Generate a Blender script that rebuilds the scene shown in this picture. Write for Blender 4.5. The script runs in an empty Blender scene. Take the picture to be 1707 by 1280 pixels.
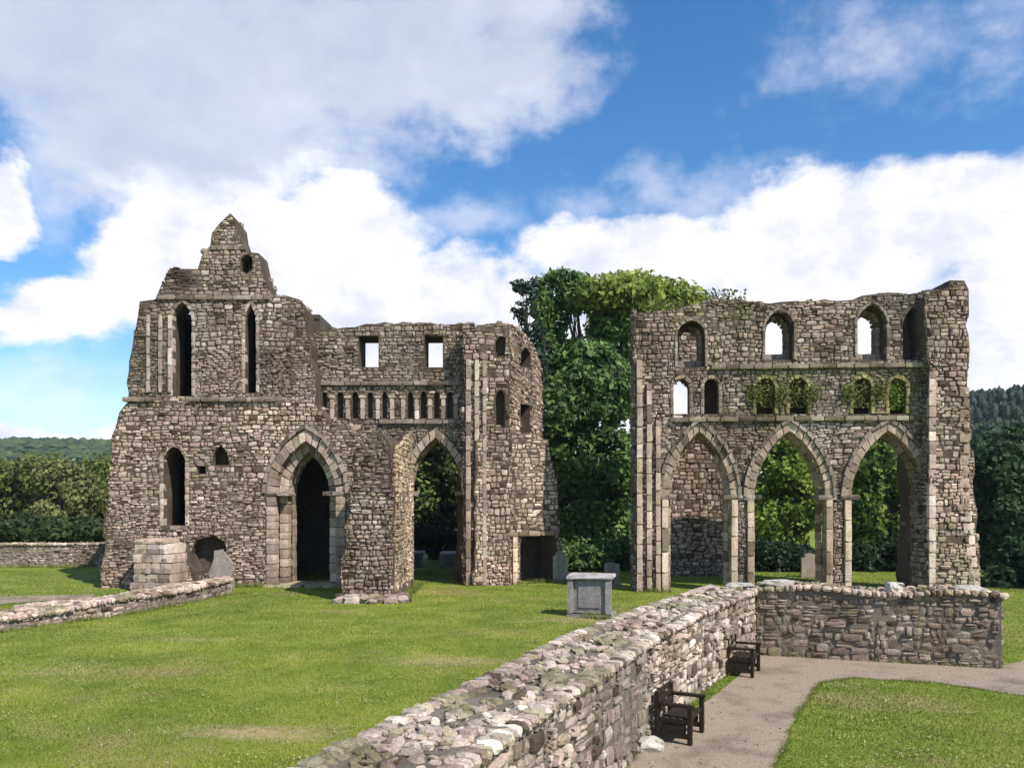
import bpy, math, random
import numpy as np
from mathutils import Vector, noise
from mathutils.geometry import tessellate_polygon
random.seed(7); rng = np.random.default_rng(7)
sc = bpy.context.scene
COL = sc.collection
R = math.radians
# ------------------------------------------------------------------ camera
F, CX, HY, ZC = 1340.0, 853.5, 830.0, 3.6      # the lens in units of the photograph's pixels, eye height
cam = bpy.data.cameras.new('camera'); camo = bpy.data.objects.new('camera', cam); COL.objects.link(camo)
camo.location = (0, 0, ZC); camo.rotation_euler = (R(90), 0, 0)
cam.sensor_width = 36; cam.lens = 36 * F / 1707; cam.shift_y = (HY - 640) / 1707
cam.clip_end = 5000; cam.clip_start = .1
sc.camera = camo
# ------------------------------------------------------------------ sun, sky
SUN_AZ, SUN_EL = R(46), R(48)                    # azimuth: to the right of straight behind the camera
sd = Vector((math.sin(SUN_AZ) * math.cos(SUN_EL), -math.cos(SUN_AZ) * math.cos(SUN_EL), math.sin(SUN_EL)))
sl = bpy.data.lights.new('sun', 'SUN'); sl.energy = 4.8; sl.angle = R(.5); sl.color = (1, .95, .87)
so = bpy.data.objects.new('sun', sl); COL.objects.link(so); so.rotation_euler = sd.to_track_quat('Z', 'Y').to_euler()
so.location = sd * 60
sc.view_settings.view_transform = 'Standard'; sc.view_settings.look = 'None'; sc.view_settings.gamma = 1
sc.view_settings.exposure = 0.33

W = bpy.data.worlds.new('World'); sc.world = W; W.use_nodes = True
nt = W.node_tree; nt.nodes.clear()
def N(t, **k):
    n = nt.nodes.new(t)
    for a, b in k.items(): setattr(n, a, b)
    return n
def L(a, b): nt.links.new(a, b)
def M(op, a, b=None, c=None, clamp=False):
    n = N('ShaderNodeMath', operation=op); n.use_clamp = clamp
    for i, s in enumerate((a, b, c)):
        if s is None: continue
        if isinstance(s, (int, float)): n.inputs[i].default_value = s
        else: L(s, n.inputs[i])
    return n.outputs[0]
sky = N('ShaderNodeTexSky', sky_type='NISHITA', sun_disc=False)
sky.sun_elevation = SUN_EL; sky.sun_rotation = math.pi - SUN_AZ
sky.air_density = 1.0; sky.dust_density = .3; sky.ozone_density = 3.5
hs = N('ShaderNodeHueSaturation'); hs.inputs['Saturation'].default_value = 1.27; hs.inputs['Value'].default_value = 1.06
L(sky.outputs[0], hs.inputs['Color'])
bg1 = N('ShaderNodeBackground'); bg1.inputs[1].default_value = .135; L(hs.outputs[0], bg1.inputs[0])
tc = N('ShaderNodeTexCoord'); sep = N('ShaderNodeSeparateXYZ'); L(tc.outputs['Generated'], sep.inputs[0])
az = M('ARCTAN2', sep.outputs[0], sep.outputs[1]); el = M('ARCSINE', sep.outputs[2])
comb = N('ShaderNodeCombineXYZ'); L(az, comb.inputs[0]); L(el, comb.inputs[1])
mp = N('ShaderNodeMapping'); mp.inputs['Scale'].default_value = (1, 1.5, 1); L(comb.outputs[0], mp.inputs[0])
nz = N('ShaderNodeTexNoise'); nz.inputs['Scale'].default_value = 5.5; nz.inputs['Detail'].default_value = 9; nz.inputs['Roughness'].default_value = .57
L(mp.outputs[0], nz.inputs['Vector'])
nz2 = N('ShaderNodeTexNoise'); nz2.inputs['Scale'].default_value = 13; nz2.inputs['Detail'].default_value = 7; nz2.inputs['Roughness'].default_value = .6
mp2 = N('ShaderNodeMapping'); mp2.inputs['Location'].default_value = (3, 7, 0); mp2.inputs['Scale'].default_value = (1, 1.3, 1)
L(comb.outputs[0], mp2.inputs[0]); L(mp2.outputs[0], nz2.inputs['Vector'])
dis = N('ShaderNodeVectorMath', operation='MULTIPLY_ADD'); dis.inputs[1].default_value = (.16, .13, 0)
L(nz.outputs['Color'], dis.inputs[0])
off = N('ShaderNodeVectorMath', operation='SUBTRACT'); L(comb.outputs[0], off.inputs[0]); off.inputs[1].default_value = (.08, .065, 0)
L(off.outputs[0], dis.inputs[2])
def azel(x, y):
    a = math.atan((x - CX) / F); return a, math.atan((HY - y) / F * math.cos(a))
def blob(x, y, rx, ry):
    a0, e0 = azel(x, y)
    s = N('ShaderNodeVectorMath', operation='SUBTRACT'); L(dis.outputs[0], s.inputs[0]); s.inputs[1].default_value = (a0, e0, 0)
    m = N('ShaderNodeVectorMath', operation='MULTIPLY'); L(s.outputs[0], m.inputs[0])
    c = math.cos(a0); m.inputs[1].default_value = (F / rx / c / c * 1.0, F / ry / c, 0)
    l = N('ShaderNodeVectorMath', operation='LENGTH'); L(m.outputs[0], l.inputs[0])
    return M('SUBTRACT', 1.0, l.outputs['Value'])
def blobs(lst):
    o = None
    for b in lst:
        v = blob(*b); o = v if o is None else M('MAXIMUM', o, v)
    return o
white = blobs([(570, 400, 170, 125), (400, 400, 150, 110), (270, 420, 120, 150), (130, 520, 150, 62), (5, 335, 70, 62), (690, 530, 310, 105), (660, 620, 260, 70), (1180, 660, 420, 90), (30, 705, 300, 26),
               (1420, 400, 400, 118), (1090, 420, 250, 82), (1640, 370, 200, 120), (1750, 560, 420, 200), (1250, 560, 500, 110)])
grey = blobs([(180, 60, 600, 210), (560, 60, 380, 140), (820, 130, 170, 85), (300, 250, 330, 110), (760, 20, 230, 70)])
wisp = blobs([(1450, 70, 190, 130), (1680, 40, 170, 100), (1120, 315, 260, 60), (80, 640, 300, 70), (780, 350, 130, 70), (60, 290, 160, 90)])
fb = M('SUBTRACT', nz.outputs['Fac'], .5); fb2 = M('SUBTRACT', nz2.outputs['Fac'], .5)
def ss(v, a, b):
    n = N('ShaderNodeMapRange', interpolation_type='SMOOTHSTEP'); L(v, n.inputs[0]); n.inputs[1].default_value = a; n.inputs[2].default_value = b
    return n.outputs[0]
dw = ss(M('ADD', white, M('ADD', M('MULTIPLY', fb, .8), M('MULTIPLY', fb2, .7))), -.10, .30)
dg = ss(M('ADD', grey, M('ADD', M('MULTIPLY', fb, 1.2), M('MULTIPLY', fb2, 1.3))), -.32, .55)
dwi = M('MULTIPLY', ss(M('ADD', wisp, M('ADD', M('MULTIPLY', fb, 1.5), M('MULTIPLY', fb2, 1.8))), -.05, 1.1), .45)
behind = M('MULTIPLY', ss(M('ADD', fb, M('MULTIPLY', fb2, .4)), .0, .16), ss(M('ABSOLUTE', az), .85, 1.3))
dens = M('MAXIMUM', M('MAXIMUM', M('MULTIPLY', dw, .97), M('MULTIPLY', dg, .9)), M('MAXIMUM', dwi, behind))
# grey lavender in the upper bank and in the bellies of the white heaps
shade = M('MULTIPLY', M('SUBTRACT', 1.0, ss(M('ADD', white, M('MULTIPLY', fb, .9)), -.22, .22)), ss(M('ADD', grey, M('MULTIPLY', fb2, 1.6)), -.2, .55))
belly = M('MULTIPLY', ss(M('ADD', M('MULTIPLY', fb, -1.3), M('MULTIPLY', fb2, -1.5)), -.12, .38), .62)
tone = M('ADD', M('MULTIPLY', shade, .85), M('MULTIPLY', M('ADD', fb, fb2), -.7))
smix = M('MAXIMUM', tone, belly, clamp=True)
cm = N('ShaderNodeMix', data_type='RGBA'); L(smix, cm.inputs[0]); cm.inputs[6].default_value = (.88, .87, .92, 1); cm.inputs[7].default_value = (.50, .54, .68, 1)
bg2 = N('ShaderNodeBackground'); L(cm.outputs[2], bg2.inputs[0]); bg2.inputs[1].default_value = 1.0
mx = N('ShaderNodeMixShader'); L(dens, mx.inputs[0]); L(bg1.outputs[0], mx.inputs[1]); L(bg2.outputs[0], mx.inputs[2])
wo = N('ShaderNodeOutputWorld'); L(mx.outputs[0], wo.inputs[0])
W.cycles.sampling_method = 'MANUAL'; W.cycles.sample_map_resolution = 512

# ------------------------------------------------------------------ materials
def mat(name):
    m = bpy.data.materials.new(name); m.use_nodes = True; m.node_tree.nodes.clear()
    return m, m.node_tree
def node(t, ty, **k):
    n = t.nodes.new(ty)
    for a, b in k.items(): setattr(n, a, b)
    return n
def stone_material(name, scale=1.0, bump=.6, rough=.93):
    m, t = mat(name); l = t.links.new
    at = node(t, 'ShaderNodeVertexColor', layer_name='Col'); g = node(t, 'ShaderNodeNewGeometry')
    n1 = node(t, 'ShaderNodeTexNoise'); n1.inputs['Scale'].default_value = 14 * scale; n1.inputs['Detail'].default_value = 6; n1.inputs['Roughness'].default_value = .65
    n2 = node(t, 'ShaderNodeTexNoise'); n2.inputs['Scale'].default_value = 2.6 * scale; n2.inputs['Detail'].default_value = 5
    n3 = node(t, 'ShaderNodeTexNoise'); n3.inputs['Scale'].default_value = 5 * scale; n3.inputs['Detail'].default_value = 8; n3.inputs['Roughness'].default_value = .7
    for n in (n1, n2, n3): l(g.outputs['Position'], n.inputs['Vector'])
    r1 = node(t, 'ShaderNodeMapRange'); l(n1.outputs['Fac'], r1.inputs[0]); r1.inputs[1].default_value = .25; r1.inputs[2].default_value = .75; r1.inputs[3].default_value = .55; r1.inputs[4].default_value = 1.4
    mu = node(t, 'ShaderNodeMix', data_type='RGBA', blend_type='MULTIPLY'); mu.inputs[0].default_value = 1
    l(at.outputs[0], mu.inputs[6]); l(r1.outputs[0], mu.inputs[7])
    r2 = node(t, 'ShaderNodeMapRange'); l(n2.outputs['Fac'], r2.inputs[0]); r2.inputs[1].default_value = .48; r2.inputs[2].default_value = .68; r2.inputs[3].default_value = 0; r2.inputs[4].default_value = .38
    mx1 = node(t, 'ShaderNodeMix', data_type='RGBA'); l(r2.outputs[0], mx1.inputs[0]); l(mu.outputs[2], mx1.inputs[6]); mx1.inputs[7].default_value = (.17, .135, .10, 1)
    r3 = node(t, 'ShaderNodeMapRange'); l(n3.outputs['Fac'], r3.inputs[0]); r3.inputs[1].default_value = .63; r3.inputs[2].default_value = .72; r3.inputs[3].default_value = 0; r3.inputs[4].default_value = .6
    mx2 = node(t, 'ShaderNodeMix', data_type='RGBA'); l(r3.outputs[0], mx2.inputs[0]); l(mx1.outputs[2], mx2.inputs[6]); mx2.inputs[7].default_value = (.55, .53, .46, 1)
    b = node(t, 'ShaderNodeBsdfPrincipled'); b.inputs['Roughness'].default_value = rough; b.inputs['Specular IOR Level'].default_value = .2
    mv = node(t, 'ShaderNodeMapping'); mv.inputs['Scale'].default_value = (1.1, 1.1, .28); l(g.outputs['Position'], mv.inputs[0])
    n4 = node(t, 'ShaderNodeTexNoise'); n4.inputs['Scale'].default_value = 1.0; n4.inputs['Detail'].default_value = 7; n4.inputs['Roughness'].default_value = .65; l(mv.outputs[0], n4.inputs['Vector'])
    r4 = node(t, 'ShaderNodeMapRange'); l(n4.outputs['Fac'], r4.inputs[0]); r4.inputs[1].default_value = .44; r4.inputs[2].default_value = .66; r4.inputs[3].default_value = 0; r4.inputs[4].default_value = .8
    mx3 = node(t, 'ShaderNodeMix', data_type='RGBA', blend_type='MULTIPLY'); l(r4.outputs[0], mx3.inputs[0]); l(mx2.outputs[2], mx3.inputs[6]); mx3.inputs[7].default_value = (.48, .42, .38, 1)
    mx2 = mx3
    l(mx2.outputs[2], b.inputs['Base Color'])
    bp = node(t, 'ShaderNodeBump'); bp.inputs['Strength'].default_value = bump; bp.inputs['Distance'].default_value = .05
    l(n1.outputs['Fac'], bp.inputs['Height']); l(bp.outputs[0], b.inputs['Normal'])
    o = node(t, 'ShaderNodeOutputMaterial'); l(b.outputs[0], o.inputs[0])
    return m
def leaf_material(name):
    m, t = mat(name); l = t.links.new
    at = node(t, 'ShaderNodeVertexColor', layer_name='Col')
    d = node(t, 'ShaderNodeBsdfPrincipled'); d.inputs['Roughness'].default_value = .6; d.inputs['Specular IOR Level'].default_value = .25
    tr = node(t, 'ShaderNodeBsdfTranslucent'); hs_ = node(t, 'ShaderNodeHueSaturation'); hs_.inputs['Value'].default_value = 1.1; hs_.inputs['Hue'].default_value = .49
    l(at.outputs[0], d.inputs['Base Color']); l(at.outputs[0], hs_.inputs['Color']); l(hs_.outputs[0], tr.inputs[0])
    x = node(t, 'ShaderNodeMixShader'); x.inputs[0].default_value = .3; l(d.outputs[0], x.inputs[1]); l(tr.outputs[0], x.inputs[2])
    o = node(t, 'ShaderNodeOutputMaterial'); l(x.outputs[0], o.inputs[0])
    return m
def noise_material(name, stops, scale, detail=8, bump=0, bscale=30, stretch=(1, 1, 1), second=None, rough=.95):
    m, t = mat(name); l = t.links.new
    g = node(t, 'ShaderNodeNewGeometry'); mp_ = node(t, 'ShaderNodeMapping'); mp_.inputs['Scale'].default_value = stretch
    l(g.outputs['Position'], mp_.inputs[0])
    n = node(t, 'ShaderNodeTexNoise'); n.inputs['Scale'].default_value = scale; n.inputs['Detail'].default_value = detail; n.inputs['Roughness'].default_value = .68
    l(mp_.outputs[0], n.inputs['Vector'])
    r = node(t, 'ShaderNodeValToRGB'); e = r.color_ramp.elements
    while len(e) < len(stops): e.new(.5)
    for i, (p, c) in enumerate(stops): e[i].position = p; e[i].color = (*c, 1)
    l(n.outputs['Fac'], r.inputs[0]); col = r.outputs[0]
    if second:
        sc2, a, b_, c2 = second
        n2 = node(t, 'ShaderNodeTexNoise'); n2.inputs['Scale'].default_value = sc2; n2.inputs['Detail'].default_value = 7; n2.inputs['Roughness'].default_value = .6
        l(mp_.outputs[0], n2.inputs['Vector'])
        r2 = node(t, 'ShaderNodeMapRange'); l(n2.outputs['Fac'], r2.inputs[0]); r2.inputs[1].default_value = a; r2.inputs[2].default_value = b_; r2.inputs[4].default_value = .75
        x = node(t, 'ShaderNodeMix', data_type='RGBA'); l(r2.outputs[0], x.inputs[0]); l(col, x.inputs[6]); x.inputs[7].default_value = (*c2, 1); col = x.outputs[2]
    b = node(t, 'ShaderNodeBsdfPrincipled'); b.inputs['Roughness'].default_value = rough; b.inputs['Specular IOR Level'].default_value = .15
    l(col, b.inputs['Base Color'])
    if bump:
        n3 = node(t, 'ShaderNodeTexNoise'); n3.inputs['Scale'].default_value = bscale; n3.inputs['Detail'].default_value = 5; l(g.outputs['Position'], n3.inputs['Vector'])
        bp = node(t, 'ShaderNodeBump'); bp.inputs['Strength'].default_value = bump; bp.inputs['Distance'].default_value = .04
        l(n3.outputs['Fac'], bp.inputs['Height']); l(bp.outputs[0], b.inputs['Normal'])
    o = node(t, 'ShaderNodeOutputMaterial'); l(b.outputs[0], o.inputs[0])
    return m
STONE = stone_material('rubble_stone')
DRESS = stone_material('dressed_stone', 1.2, .35)
NEAR = stone_material('near_rubble_stone', 2.2, .7)
LEAF = leaf_material('leaves')
BARK = noise_material('bark', [(.3, (.03, .024, .018)), (.7, (.085, .066, .05))], 9, bump=.8, bscale=14)
WOOD = noise_material('dark_timber', [(.3, (.012, .009, .007)), (.7, (.045, .033, .025))], 12, stretch=(1, 1, 6), bump=.3, rough=.6)
LAWN = noise_material('lawn', [(.30, (.085, .125, .013)), (.45, (.14, .19, .022)), (.58, (.205, .24, .038)), (.74, (.29, .285, .08))], .75, 10, .9, 26,
                      second=(.22, .56, .64, (.27, .21, .10)))
t = LAWN.node_tree; b = next(n for n in t.nodes if n.type == 'BSDF_PRINCIPLED'); src = b.inputs['Base Color'].links[0].from_socket
at = node(t, 'ShaderNodeVertexColor', layer_name='Col'); g = node(t, 'ShaderNodeNewGeometry'); n_ = node(t, 'ShaderNodeTexNoise'); n_.inputs['Scale'].default_value = 5; n_.inputs['Detail'].default_value = 8; n_.inputs['Roughness'].default_value = .7
t.links.new(g.outputs['Position'], n_.inputs['Vector']); m1 = node(t, 'ShaderNodeMath', operation='MULTIPLY_ADD'); t.links.new(at.outputs[0], m1.inputs[0]); m1.inputs[1].default_value = 1.3
m2 = node(t, 'ShaderNodeMath', operation='MULTIPLY_ADD'); t.links.new(n_.outputs['Fac'], m2.inputs[0]); m2.inputs[1].default_value = 2.6; m2.inputs[2].default_value = -1.75; t.links.new(m2.outputs[0], m1.inputs[2]); m1.use_clamp = True
x = node(t, 'ShaderNodeMix', data_type='RGBA'); t.links.new(m1.outputs[0], x.inputs[0]); t.links.new(src, x.inputs[6]); x.inputs[7].default_value = (.36, .27, .15, 1); t.links.new(x.outputs[2], b.inputs['Base Color'])
PATH = noise_material('gravel', [(.25, (.20, .155, .105)), (.5, (.30, .24, .175)), (.75, (.40, .33, .25))], 24, 6, .5, 60, second=(1.1, .5, .66, (.15, .12, .085)))
HILL = noise_material('hillside', [(.3, (.02, .035, .018)), (.55, (.035, .06, .025)), (.75, (.07, .10, .04))], .02, 6)

# ------------------------------------------------------------------ mesh helpers
class MB:
    def __init__(s): s.v = []; s.f = []; s.c = []; s.n = 0
    def add(s, verts, faces, col):
        verts = np.asarray(verts, float).reshape(-1, 3)
        faces = np.asarray(faces)
        s.v.append(verts); s.f.append(faces + s.n); s.n += len(verts)
        c = np.asarray(col, float)
        s.c.append(np.tile(c, (len(verts), 1)) if c.ndim == 1 else c)
    def build(s, name, material, parent=None, smooth=False):
        o0 = np.array(parent.location) if parent else np.zeros(3)
        me = bpy.data.meshes.new(name)
        V = np.vstack(s.v) - o0
        loops = np.concatenate([f.reshape(-1) for f in s.f]); tot = np.concatenate([np.full(len(f), f.shape[1]) for f in s.f])
        me.vertices.add(len(V)); me.vertices.foreach_set('co', V.astype(np.float32).ravel())
        me.loops.add(len(loops)); me.loops.foreach_set('vertex_index', loops.astype(np.int32))
        me.polygons.add(len(tot)); me.polygons.foreach_set('loop_start', (np.cumsum(tot) - tot).astype(np.int32))
        me.polygons.foreach_set('use_smooth', np.full(len(tot), smooth))
        me.update(calc_edges=True); me.validate()
        a = me.color_attributes.new('Col', 'FLOAT_COLOR', 'POINT')
        C4 = np.hstack([np.vstack(s.c), np.ones((len(V), 1))]).astype(np.float32); a.data.foreach_set('color', C4.ravel())
        me.materials.append(material)
        o = bpy.data.objects.new(name, me); COL.objects.link(o)
        if parent: o.parent = parent
        return o
def thing(name, label, cat, loc=(0, 0, 0), group=None):
    o = bpy.data.objects.new(name, None); COL.objects.link(o); o.location = loc
    o['label'] = label; o['category'] = cat
    if group: o['group'] = group
    return o
def tag(o, label=None, cat=None, group=None, kind=None):
    for k, v in (('label', label), ('category', cat), ('group', group), ('kind', kind)):
        if v: o[k] = v
    return o
class Frame:
    """vertical plane through two ground points; u along it, v up, n towards the camera side"""
    def __init__(s, p0, p1):
        s.O = np.array([p0[0], p0[1], 0.]); U = np.array([p1[0] - p0[0], p1[1] - p0[1], 0.]); s.U = U / np.linalg.norm(U)
        s.V = np.array([0, 0, 1.]); s.N = np.cross(s.U, s.V)
    def w(s, u, v, n):
        u, v, n = (np.asarray(q, float)[..., None] for q in (u, v, n)); return s.O + s.U * u + s.V * v + s.N * n
    def uv(s, x, y):
        d = np.array([(x - CX) / F, 1., (HY - y) / F]); c = np.array([0, 0, ZC])
        t = np.dot(s.O - c, s.N) / np.dot(d, s.N); p = c + d * t - s.O
        return (float(p @ s.U), float(p[2]))
    def P(s, pts): return [s.uv(*p) for p in pts]
class Flat(Frame):
    def __init__(s, O, U, V):
        s.O = np.array(O, float); s.U = np.array(U, float); s.U /= np.linalg.norm(s.U); s.V = np.array(V, float); s.V /= np.linalg.norm(s.V); s.N = np.cross(s.U, s.V)
def gx(x, D): return (x - CX) / F * D
def front(x0, D0, x1, D1): return Frame((gx(x0, D0), D0), (gx(x1, D1), D1))
def ragged(pts, step=.45, amp=.09, closed=True, vmin=.4):
    out = []
    n = len(pts)
    for i in range(n):
        a, b = pts[i], pts[(i + 1) % n]; d = math.hypot(b[0] - a[0], b[1] - a[1]); k = max(1, int(d / step))
        for j in range(k):
            t = j / k; p = (a[0] + (b[0] - a[0]) * t, a[1] + (b[1] - a[1]) * t)
            if p[1] > vmin: p = (p[0] + random.uniform(-amp, amp), p[1] + random.uniform(-amp, amp))
            out.append(p)
    return out
def inside(poly, X, Y):
    r = np.zeros(X.shape, bool); P = poly; n = len(P)
    for i in range(n):
        x1, y1 = P[i]; x2, y2 = P[(i + 1) % n]
        if y1 == y2: continue
        c = ((y1 > Y) != (y2 > Y)) & (X < (x2 - x1) * (Y - y1) / (y2 - y1) + x1); r ^= c
    return r
def area(p): return .5 * sum(p[i][0] * p[(i + 1) % len(p)][1] - p[(i + 1) % len(p)][0] * p[i][1] for i in range(len(p)))
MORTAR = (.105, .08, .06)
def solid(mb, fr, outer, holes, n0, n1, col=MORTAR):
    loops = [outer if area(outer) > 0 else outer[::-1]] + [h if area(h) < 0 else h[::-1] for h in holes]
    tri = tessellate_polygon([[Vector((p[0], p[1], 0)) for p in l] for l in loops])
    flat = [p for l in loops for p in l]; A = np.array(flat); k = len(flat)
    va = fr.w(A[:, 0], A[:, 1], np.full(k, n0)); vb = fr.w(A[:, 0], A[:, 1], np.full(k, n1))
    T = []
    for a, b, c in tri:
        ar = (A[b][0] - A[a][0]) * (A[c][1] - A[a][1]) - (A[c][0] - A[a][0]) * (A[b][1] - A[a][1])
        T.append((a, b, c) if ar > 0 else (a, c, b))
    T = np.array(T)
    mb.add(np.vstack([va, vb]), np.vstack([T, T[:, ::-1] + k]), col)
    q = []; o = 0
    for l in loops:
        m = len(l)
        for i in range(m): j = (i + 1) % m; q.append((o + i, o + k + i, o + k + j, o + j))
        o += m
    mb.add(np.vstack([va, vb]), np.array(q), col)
# rounded stone template: 26 points, 24 quads
_g = [(i, j, k) for i in (-1, 0, 1) for j in (-1, 0, 1) for k in (-1, 0, 1) if (i, j, k) != (0, 0, 0)]
TV = np.array(_g, float); _ix = {p: i for i, p in enumerate(_g)}
TF = []
for ax in range(3):
    for s in (-1, 1):
        for a in (-1, 0):
            for b in (-1, 0):
                q = []
                for (da, db) in ((0, 0), (1, 0), (1, 1), (0, 1)):
                    p = [0, 0, 0]; p[ax] = s; p[(ax + 1) % 3] = a + da; p[(ax + 2) % 3] = b + db; q.append(_ix[tuple(p)])
                TF.append(q if s > 0 else q[::-1])
TF = np.array(TF)
TVn = TV / (np.abs(TV) ** 4.5).sum(1)[:, None] ** (1 / 4.5) * np.array(1.0)
TVr = TV / (np.abs(TV) ** 3).sum(1)[:, None] ** (1 / 3.)
def rocks(mb, cen, A, B, C, cols, jit=.1, tmpl=TVn):
    """cen (n,3); A,B,C (n,3) half axes; cols (n,3)"""
    n = len(cen)
    if not n: return
    T = tmpl[None] + rng.normal(0, jit, (n, 26, 3)) * .6
    V = cen[:, None] + T[..., 0:1] * A[:, None] + T[..., 1:2] * B[:, None] + T[..., 2:3] * C[:, None]
    faces = (TF[None] + (np.arange(n) * 26)[:, None, None]).reshape(-1, 4)
    mb.add(V.reshape(-1, 3), faces, np.repeat(cols, 26, 0))
PAL = np.array([(.32, .26, .225), (.39, .325, .28), (.24, .19, .16), (.45, .385, .34), (.34, .265, .235), (.15, .115, .09), (.52, .465, .41), (.30, .26, .235), (.36, .285, .26), (.075, .055, .04), (.27, .235, .165)])
PW = np.array([3, 3, 2.3, 1.8, 2.2, 1.7, 1.0, 2, 1.8, 1.1, 1.2]); PW /= PW.sum()
def colours(n, tint=(1, 1, 1), light=1.0):
    c = PAL[rng.choice(len(PAL), n, p=PW)] * rng.uniform(.82, 1.2, (n, 1)); return c * np.array(tint) * np.array((1.15, 1.115, 1.06)) * light
def stones(mb, fr, outer, holes, sh=.2, sw=.34, prot=.035, depth=.14, tint=(1, 1, 1), light=1.0, moss=(), skip=.01, wob=.05, seed=0, n_at=0.0, jit=.13, fine=.72):
    O = np.array(outer); u0, v0 = O.min(0); u1, v1 = O.max(0); v0 = max(v0, -.1)
    recs = []; v = v0
    while v < v1:
        h = fine * sh * random.uniform(.55, 1.5) * (1 + .55 * noise.noise(Vector((seed * 3.1, v * .55, 2)))); u = u0 - random.random() * sw
        while u < u1:
            w = fine * sw * random.uniform(.35, 1.7) * (1 + .5 * noise.noise(Vector((u * .4, v * .4, seed + 5))))
            if random.random() < .25: recs.append((u, v, w, h * .48)); recs.append((u, v + h * .5, w, h * .48))
            else: recs.append((u, v, w, h))
            u += w
        v += h
    Rr = np.array(recs); out = []
    def ok(q, tol):
        res = np.ones(len(q), bool); cnt = np.zeros(len(q), int)
        for a, b in ((.08, .08), (.92, .08), (.92, .92), (.08, .92), (.5, .5)):
            X = q[:, 0] + q[:, 2] * a; Y = q[:, 1] + q[:, 3] * b
            i = inside(outer, X, Y)
            for hh in holes: i &= ~inside(hh, X, Y)
            cnt += i
        return cnt
    cur = Rr
    for lev in range(3):
        c = ok(cur, 0); out.append(cur[c == 5]); part = cur[(c > 0) & (c < 5)]
        if not len(part): break
        x, y, w, h = part.T; nx = []
        for a in (0, .5):
            for b in ((0, .5) if lev else (0,)):
                nx.append(np.stack([x + w * a, y + h * b, w * .5, h * (.5 if lev else 1)], 1))
        cur = np.vstack(nx)
    q = np.vstack(out); q = q[rng.random(len(q)) > skip]
    if wob: q[:, 1] += np.array([noise.noise(Vector((a * .9, b * .5, seed))) for a, b in q[:, :2]]) * wob * 2.2
    n = len(q); gap = rng.uniform(.84, .96, (n, 1))
    pit = np.array([noise.noise(Vector((a * .8, b * .8, seed + 20))) for a, b in q[:, :2]])
    cen = fr.w(q[:, 0] + q[:, 2] / 2, q[:, 1] + q[:, 3] / 2, n_at + np.maximum(rng.normal(prot, .022, n) + pit * .04, .008 + .02 * rng.random(n)) - depth / 2)
    th = rng.normal(0, .06, n)[:, None]; U = fr.U * np.cos(th) + fr.V * np.sin(th); V = fr.V * np.cos(th) - fr.U * np.sin(th)
    cols = colours(n, tint, light)
    big = np.array([noise.noise(Vector((a * .35, b * .35, seed + 9))) for a, b in q[:, :2]])
    cols *= (1 + .65 * big)[:, None]; cols[big > .32] *= np.array((1.0, .98, .98)); cols *= 1 + pit[:, None] * np.array((.05, .02, .02))
    for (mu_, mv, mr, ms, mc) in moss:  # local tints: moss, other stone tones, and painted shade
        d = np.hypot((q[:, 0] - mu_), (q[:, 1] - mv)) / mr
        k = np.clip(1.25 - d + rng.normal(0, .25, n), 0, 1)[:, None] * ms
        cols = cols * (1 - k) + np.array(mc) * k * rng.uniform(.7, 1.3, (n, 1))
    rocks(mb, cen, U * (q[:, 2:3] * .5 * gap), V * (q[:, 3:4] * .5 * gap), fr.N * np.full((n, 1), depth / 2), cols, jit)
def toprocks(mb, fr, outer, n0, n1, size=.2, dens=2.2, vmin=1.5, tint=(1, 1, 1), light=1.0, maxslope=1.2, rise=.0):
    ps = []; A = outer if area(outer) > 0 else outer[::-1]
    for i in range(len(A)):
        a, b = A[i], A[(i + 1) % len(A)]
        du, dv = b[0] - a[0], b[1] - a[1]
        if du < 0 and max(a[1], b[1]) > vmin and abs(dv) < maxslope * abs(du) + .3:
            L_ = math.hypot(du, dv)
            for k in range(max(1, int(L_ * abs(n1 - n0) * dens / size * .35 + random.random()))):
                t = random.random(); ps.append((a[0] + du * t, a[1] + dv * t + rise, random.uniform(min(n0, n1), max(n0, n1))))
    if not ps: return
    p = np.array(ps); n = len(p); cen = fr.w(p[:, 0], p[:, 1] + rng.uniform(-.06, .05, n), p[:, 2])
    s = rng.uniform(.5, 1.25, (n, 1)) * size; th = rng.uniform(0, 3.14, (n, 1))
    U = fr.U * np.cos(th) + fr.N * np.sin(th); Nn = fr.N * np.cos(th) - fr.U * np.sin(th)
    rocks(mb, cen, U * s * .75, Nn * s * .55, fr.V * s * rng.uniform(.25, .6, (n, 1)), colours(n, tint, light), .14)
def box(mb, fr, u0, u1, v0, v1, n0, n1, col, jit=0.0):
    V = np.array([fr.w(u, v, n) for n in (n0, n1) for (u, v) in ((u0, v0), (u1, v0), (u1, v1), (u0, v1))])
    if jit: V = V + rng.normal(0, jit, V.shape)
    f = [(0, 1, 2, 3), (7, 6, 5, 4), (0, 4, 5, 1), (1, 5, 6, 2), (2, 6, 7, 3), (3, 7, 4, 0)]
    if n0 < n1: f = [q[::-1] for q in f]
    mb.add(V, f, col)
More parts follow.
